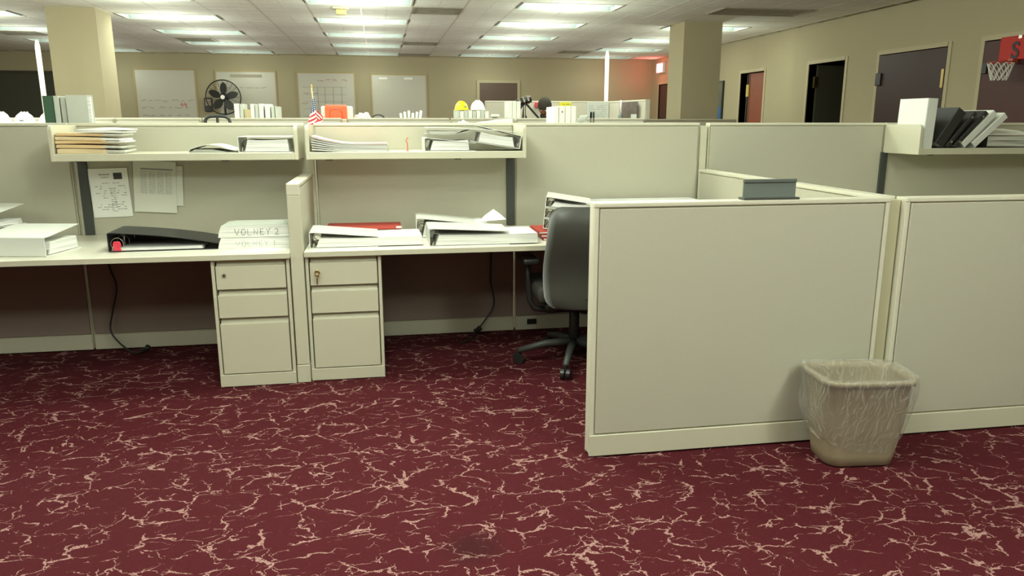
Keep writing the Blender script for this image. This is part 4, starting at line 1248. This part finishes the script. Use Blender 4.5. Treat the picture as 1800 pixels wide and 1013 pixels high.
# white paper pile behind the tilted binder, crumpled paper
t = thing('paper_pile', 'sloping pile of white sheets behind the middle shelf binders', 'paper', (.56, 5.0, ZBK))
obj('sheets', prism(nb(), [(0, 0), (.30, 0), (.30, .205), (.22, .200), (0, .168)], 'y', 0, .2), PAPER, t)
def crumple(loc, r, label, seed):
    bm = nb(); bmesh.ops.create_icosphere(bm, subdivisions=3, radius=r)
    rnd = random.Random(seed)
    ph = [rnd.uniform(0, 6) for _ in range(6)]
    for v in bm.verts:
        p = v.co.normalized()
        k = 1 + .22 * math.sin(5 * p.x + ph[0]) * math.cos(6 * p.y + ph[1]) + .14 * math.sin(11 * p.z + 7 * p.x + ph[2]) + rnd.uniform(-.06, .06)
        v.co *= k; v.co.z *= .75
    o = tag(obj('crumpled_paper', bm, PAPER), label, 'paper'); o.location = loc
crumple((.533, 5.02, ZBK + .152), .048, 'crumpled white paper left of the sloping white pile', 4)
tag(obj('storage_box', B(.46, .555, 4.93, 5.13, ZBK, ZBK + .12), CREAM, bevel=.002), 'low cream box under the crumpled paper', 'box')

# ------------------------------------------------------------------ second row of partitions (Y 7.4)
Y2 = 7.45; T2 = 1.412
R2 = [(-4.95, -3.70), (-3.68, -2.36), (-2.34, -1.62), (-1.60, -.36), (-.30, .66), (.68, 1.30), (1.32, 2.62)]
names2 = ['far left one, behind the hard hats', 'behind the green and grey binders', 'left of the dark chair handle', 'between the chair handle and the flag', 'right of the flag', 'with yellow and white hard hats above it', 'below the person and tripod']
for (a, b_), lab in zip(R2, names2):
    panel((a, Y2), (b_, Y2), T2, 'pale partition of the second row, ' + lab, mat('panel_fabric_pale', (206, 202, 184), .9, bump=.2, bscale=500), group='second row partitions')
panel((2.64, Y2), (3.62, Y2), T2 - .008, 'grey-brown partition of the second row before the right column', FABD, trimm=mat('grey_trim', (150, 144, 124), .5), group='second row partitions')
ZB2 = 1.25
post(-.33, Y2, T2 - .01, 'cream post of the second row just right of the flag', False)
def shelf2(x0, x1, lab):
    t = thing('rear_shelf', lab, 'shelf', (x0, Y2 + .04, ZB2), group='shelves on the far side of partitions')
    obj('shelf_board', B(0, x1 - x0, 0, .34, -.03, 0), CREAM, t)
    for x in (0, x1 - x0 - .015): obj('end_panel', B(x, x + .015, 0, .34, 0, .14), CREAM, t)
shelf2(-1.58, -.40, 'shelf of the second row carrying books before the whiteboards')
shelf2(-.30, .64, 'shelf of the second row carrying the orange folder and rolls')
shelf2(.68, 1.42, 'shelf of the second row carrying binders and hard hats')
yb = Y2 + .08
g2 = [(-1.335, .045, .292, WHITEB), (-1.285, .03, .29, WBG), (-1.19, .035, .29, WHITEB), (-1.15, .03, .285, WBG), (-1.115, .04, .292, WHITEB), (-1.06, .045, .29, WHITEB), (-.985 - .05, .03, .27, WBG), (-1.0, .03, .268, WBG)]
ordw = ['first', 'second', 'third', 'fourth', 'fifth', 'sixth', 'seventh', 'eighth']
for k, (x, W, Hh, m_) in enumerate(g2):
    t = thing('upright_binder', '%s binder from the left in the pale row right of the round fan' % ordw[k], 'binder', (x + (.03 if k > 5 else 0), yb, ZB2), 0, 'binders in the second row by the fan'); ubinder(t, W, .24, Hh, m_)
t = thing('file_holder', 'small tan file holder standing between the pale binders by the fan', 'file holder', (-1.252, yb + .02, ZB2)); obj('holder_body', B(0, .06, 0, .2, 0, .24), mat('tan_card', (206, 190, 150), .7), t)
# orange folder/bin and white backing
t = thing('orange_box', 'bright orange plastic box with a curved inner moulding right of the flag', 'box', (-.515, yb, ZB2))
obj('shell', B(0, .205, 0, .16, 0, .285), ORA, t, bevel=.02, seg=2)
OD = mat('orange_dark', (222, 88, 52), .4)
obj('moulding', tube(nb(), smooth_pts([(.045, -.002, .0), (.045, -.002, .20), (.065, -.002, .24), (.14, -.002, .24), (.162, -.002, .20), (.165, -.002, 0)], 4), .005, 5), OD, t)
t = thing('white_box', 'white box behind the bright orange one', 'box', (-.56, yb + .17, ZB2)); obj('shell', B(0, .30, 0, .12, 0, .275), WHITEB, t, bevel=.01)
crumple((-.02 - .14, yb + .08, ZB2 + .155), .075, 'white crumpled bag on the second row right of the orange box', 9)
tag(obj('storage_box', B(-.26, -.06, yb, yb + .2, ZB2, ZB2 + .11), CREAM), 'cream box under the crumpled white bag', 'box')
t = thing('dark_headset', 'thin dark arched band beside the white crumpled bag', 'headset', (-.015, yb + .1, ZB2)); obj('band', tube(nb(), [(.06 * math.cos(a) + .0, 0, .15 + .045 * math.sin(a)) for a in [PI * q / 10 for q in range(11)]], .006, 6), BLK, t)
obj('stand', B(-.06, .06, -.02, .02, 0, .15), BLK, t)
# rolled papers
t0 = Vector((.22, yb + .05, ZB2))
for k in range(6):
    x = .225 + .028 * k
    t = thing('paper_roll', 'rolled white plan, %s from the left in the bundle left of the yellow hard hat' % ordw[k], 'paper roll', (x, yb + .05 + .02 * (k % 2), ZB2), 0, 'rolled plans')
    obj('roll', tube(nb(), [(0, 0, 0), (.012 * (k - 2), 0, .21 + .012 * (k % 3))], .012, 8), PAPER if k % 2 else WBG, t, smooth=True)
# binders under hats
for k in range(8):
    x = .735 + .041 * k
    t = thing('upright_binder', '%s white binder from the left in the row under the yellow and white hard hats' % ordw[k], 'binder', (x, yb, ZB2), 0, 'binders under the hard hats'); ubinder(t, .038, .24, .235 - (.006 if k % 3 == 1 else 0), WHITEB if k % 2 else WBG)
hardhat((.805, yb + .14, ZB2 + .237), math.radians(25), YEL, 'yellow hard hat on the binder row', .58)
hardhat((.968, yb + .14, ZB2 + .237), math.radians(-10), WHITEB, 'white hard hat right of the yellow one on the binder row', .64, False)
t = thing('desk_ornament', 'small dark lump with white top right of the white hard hat', 'ornament', (1.10, yb + .05, ZB2)); obj('lump', B(0, .06, 0, .05, 0, .17), BLK, t, bevel=.01); obj('top', B(-.01, .075, -.01, .06, .17, .2), WHITEB, t, bevel=.008)
for k in range(3):
    x = 1.255 + .042 * k
    t = thing('upright_binder', ['left', 'middle', 'right'][k] + ' of three tall white binders standing left of the tripod', 'binder', (x, yb, ZB2 ), 0, 'tall white binders by the tripod'); ubinder(t, .04, .24, .325, WHITEB)

# ------------------------------------------------------------------ third row (taller)
FAB3 = mat('panel_fabric_third', (196, 190, 172), .9, bump=.2, bscale=500)
panel((1.36, 10.0), (2.10, 10.0), 1.645, 'tall pale partition of the third row right of the white hard hat', FAB3, group='third row partitions')
panel((2.11, 10.0), (3.04, 10.0), 1.645, 'tall pale partition of the third row behind the person, paper pinned on it', FAB3, group='third row partitions')
panel((3.06, 9.98), (3.26, 9.1), 1.645, 'tall pale return partition of the third row with the pinned picture', FAB3, group='third row partitions')
t = thing('pinned_paper', 'wide faded chart pinned on the third row partition behind the binders', 'paper', (2.87, 9.96, 1.40), group='papers on the third row')
obj('sheet', B(-.15, .15, -.004, 0, 0, .23), WBG, t); bm = nb(); textlines(bm, -.12, .12, .03, .2, 7, -.0046, .7); obj('text_print', bm, INKL, t, kind='stuff')
t = thing('yellow_sign', 'yellow strip label at the top of the third row partition', 'sign', (2.42, 9.96, 1.575)); obj('plate', B(-.08, .085, -.01, 0, 0, .055), mat('yellow_sign', (214, 206, 50), .5), t); bm = nb(); textlines(bm, -.07, .07, .015, .04, 1, -.0106, .9); obj('text_print', bm, INK, t)
t = thing('pinned_picture', 'dark photo pinned on the return partition of the third row', 'picture', (3.155, 9.40, 1.40), math.atan2(-.88, .2))
obj('photo', B(-.24, .20, -.04, -.035, .0, .22), mat('photo_print', (96, 84, 76), .5, noise=.7, nscale=14), t)
obj('note', B(.06, .19, -.045, -.041, -.02, .07), WBG, t)
t = thing('spray_bottle', 'small white bottle with a grey base before the pinned photo', 'bottle', (2.98, 9.3, 1.22)); obj('body', lathe(nb(), [(.03, 0), (.035, .02), (.035, .22), (.02, .26)], 12), GREYP, t, smooth=True)
obj('neck', tube(nb(), [(0, 0, .26), (0, 0, .42)], .014, 8), WHITEB, t, smooth=True)
t = thing('rear_shelf', 'shelf on the third row under the white bottle', 'shelf', (2.4, 9.2, 1.22), group='shelves on the far side of partitions'); obj('shelf_board', B(0, .72, 0, .35, -.03, 0), CREAM, t)
# tripod
t = thing('tripod', 'black tripod with a silver ribbed head standing left of the person', 'tripod', (1.68, 8.9, 0.03))
for k, (dx, dy) in enumerate(((-.33, -.1), (.36, -.05), (.02, .36))):
    obj('leg', tube(nb(), [(0, 0, 1.57), (dx * .75, dy * .75, 1.27), (dx * 1.3, dy * 1.3, -.02)], .013, 6), BLK, t)
    obj('brace', tube(nb(), [(.0, 0, 1.44), (dx * .22, dy * .22, 1.25)], .008, 6), BLK, t)
obj('centre_column', tube(nb(), [(0, 0, 1.2), (0, 0, 1.57)], .013, 8), CHROME, t)
obj('head', tube(nb(), [(-.10, 0, 1.56), (.07, 0, 1.61)], .042, 12), BLK, t, smooth=True)
for k in range(3): obj('rib', tube(nb(), [(-.075 + k * .05, 0, 1.566 + k * .015), (-.055 + k * .05, 0, 1.572 + k * .015)], .047, 12), CHROME, t)
t = thing('red_cap', 'small red object on top of the third row partition by the dark-capped head', 'cap', (2.08, 9.98, 1.645)); 
obj('cap_body', lathe(nb(), [(.06, 0), (.055, .02), (.03, .03), (.005, .034)], 12), mat('crimson', (206, 50, 80), .5), t, smooth=True)
t.location = (2.03, 9.0, 1.60)
bpy.data.objects.remove([c for c in kids(t)][0]); bpy.data.objects.remove(t)
t = thing('red_cloth', 'small crimson bag pinned at the top of the third row partition by the person', 'bag', (2.06, 9.955, 1.56))
obj('bag_body', B(-.05, .06, -.04, 0, 0, .07), mat('crimson', (206, 50, 80), .5), t, bevel=.015, seg=2)

# person standing between the rows, head bowed
SKIN = mat('skin', (128, 84, 62), .55); CAPM = mat('dark_knit', (62, 58, 46), .9, bump=.4, bscale=90); SHIRT = mat('dark_shirt', (48, 46, 48), .9); TROU = mat('trousers', (52, 54, 62), .9)
P = thing('person', 'person with a dark cap and dark shirt, head bowed, behind the white binders', 'person', (2.01, 9.2, .045), math.radians(-25))
def skin_mesh(name, verts, edges, radii, m_, parent, sub=2):
    me = bpy.data.meshes.new(name); me.from_pydata(verts, edges, [])
    o = bpy.data.objects.new(name, me); COL.objects.link(o); o.parent = parent
    o.modifiers.new('skin', 'SKIN'); s = o.modifiers.new('sub', 'SUBSURF'); s.levels = sub; s.render_levels = sub
    for i, r_ in enumerate(radii):
        me.skin_vertices[0].data[i].radius = (r_, r_) if isinstance(r_, (int, float)) else r_
    me.skin_vertices[0].data[0].use_root = True
    for p in me.polygons: p.use_smooth = True
    me.materials.append(m_); return o
v = [(0, 0, .88), (0, 0, 1.0), (0, -.01, 1.15), (0, -.02, 1.28), (0, -.05, 1.36), (.0, -.08, 1.42),
     (.16, -.02, 1.29), (.23, -.03, 1.05), (.20, -.20, .93), (-.16, -.02, 1.29), (-.23, -.03, 1.05), (-.20, -.20, .93),
     (.09, 0, .82), (.10, -.01, .46), (.10, .02, .09), (.10, -.13, .04), (-.09, 0, .82), (-.10, -.01, .46), (-.10, .02, .09), (-.10, -.13, .04)]
e = [(0, 1), (1, 2), (2, 3), (3, 4), (4, 5), (3, 6), (6, 7), (7, 8), (3, 9), (9, 10), (10, 11), (0, 12), (12, 13), (13, 14), (14, 15), (0, 16), (16, 17), (17, 18), (18, 19)]
r_ = [(.15, .11), (.14, .10), (.15, .11), (.15, .10), .06, .055, .062, .045, .035, .062, .045, .035, .085, .06, .045, .04, .085, .06, .045, .04]
skin_mesh('body', v, e, r_, SHIRT, P)
# head
bm = nb(); bmesh.ops.create_icosphere(bm, subdivisions=4, radius=1)
for vt in bm.verts:
    p = vt.co.copy()
    x, y, z = p.x * .076, p.y * .098, p.z * .118
    if p.z < 0: x *= 1 - .28 * (-p.z); y = y * (1 - .12 * (-p.z)) - .012 * (-p.z)
    if p.y < -.5:
        nz = max(0, 1 - ((p.x / .20) ** 2 + ((p.z + .12) / .30) ** 2)); y -= .022 * nz
        for sx in (-1, 1):
            ey = max(0, 1 - (((p.x - sx * .36) / .2) ** 2 + ((p.z - .08) / .16) ** 2)); y += .010 * ey
        lp_ = max(0, 1 - ((p.x / .3) ** 2 + ((p.z + .52) / .10) ** 2)); y -= .005 * lp_
    vt.co = Vector((x, y, z))
hd = obj('head', bm, SKIN, P, smooth=True); hd.location = (0, -.11, 1.505); hd.rotation_euler = (math.radians(38), 0, 0)
for sx in (-1, 1):
    bm = nb(); bmesh.ops.create_icosphere(bm, subdivisions=2, radius=.011); eo = obj('eye', bm, WHITEB, hd, smooth=True); eo.location = (sx * .028, -.080, .010)
    bm = nb(); bmesh.ops.create_icosphere(bm, subdivisions=2, radius=.02)
    for vt in bm.verts: vt.co.x *= .4; vt.co.z *= 1.6
    eo = obj('ear', bm, SKIN, hd, smooth=True); eo.location = (sx * .077, .01, -.01)
bm = nb(); secs = []
n = 24
for q in range(8):
    a = q / 7 * PI / 2; c = math.cos(a) if q < 7 else .05
    secs.append([(.084 * c * math.cos(2 * PI * k / n), .106 * c * math.sin(2 * PI * k / n) + .006, .02 + .108 * math.sin(a) - .0 + (.02 if False else 0) + .018 * -math.sin(2 * PI * k / n) * (1 - q / 7)) for k in range(n)])
loft(bm, secs, False, True); obj('cap', bm, CAPM, hd, smooth=True)
bm = nb(); bmesh.ops.create_icosphere(bm, subdivisions=3, radius=1)
for vt in bm.verts: vt.co = Vector((vt.co.x * .062, vt.co.y * .05 - .055, vt.co.z * .045 - .085))
obj('beard', bm, CAPM, hd, smooth=True)
for sx in (-1, 1):
    hv = [(sx * .20, -.20, .93), (sx * .195, -.25, .915), (sx * .19, -.29, .905)]; he = [(0, 1), (1, 2)]; hr = [.03, (.04, .018), (.036, .014)]
    for fi in range(4):
        off = (fi - 1.5) * .018; ln = [.062, .075, .08, .066][fi]
        i0 = len(hv); hv += [(sx * .19 + off, -.29, .905), (sx * .19 + off, -.29 - ln * .5, .898), (sx * .19 + off, -.29 - ln, .878)]
        he += [(2, i0), (i0, i0 + 1), (i0 + 1, i0 + 2)]; hr += [.009, .0085, .007]
    i0 = len(hv); hv += [(sx * .165, -.25, .90), (sx * .145, -.285, .89)]; he += [(1, i0), (i0, i0 + 1)]; hr += [.011, .009]
    skin_mesh('hand', hv, he, hr, SKIN, P, 1)

# ------------------------------------------------------------------ tall glowing tube lamps
TUBE = mat('tube_glow', (246, 248, 226), .4, emit=.75)
for x, y, zt, lab in ((-3.90, 9.95, 2.31, 'tall white tube lamp standing before the left column'), (3.10, 10.35, 2.33, 'tall white tube lamp behind the third row partition')):
    t = thing('tube_lamp', lab, 'lamp', (x, y, 0), group='tall tube lamps')
    obj('base', lathe(nb(), [(.16, 0), (.16, .02), (.04, .035)], 24), WHITEB, t, smooth=True)
    obj('pole', tube(nb(), [(0, 0, .03), (0, 0, 1.5)], .027, 14), WHITEB, t, smooth=True)
    pr = [(.027, 1.5), (.028, zt - .14), (.026, zt - .07), (.016, zt - .015), (.002, zt)]
    obj('tube_shade', lathe(nb(), pr, 16), TUBE, t, smooth=True)

# ------------------------------------------------------------------ turn the text curves into meshes
dg = bpy.context.evaluated_depsgraph_get()
for o in [o for o in COL.objects if o.type == 'FONT']:
    me = bpy.data.meshes.new_from_object(o.evaluated_get(dg))
    n = bpy.data.objects.new('lettering', me); COL.objects.link(n)
    n.parent = o.parent; n.location = o.location; n.rotation_euler = o.rotation_euler
    bpy.data.objects.remove(o)
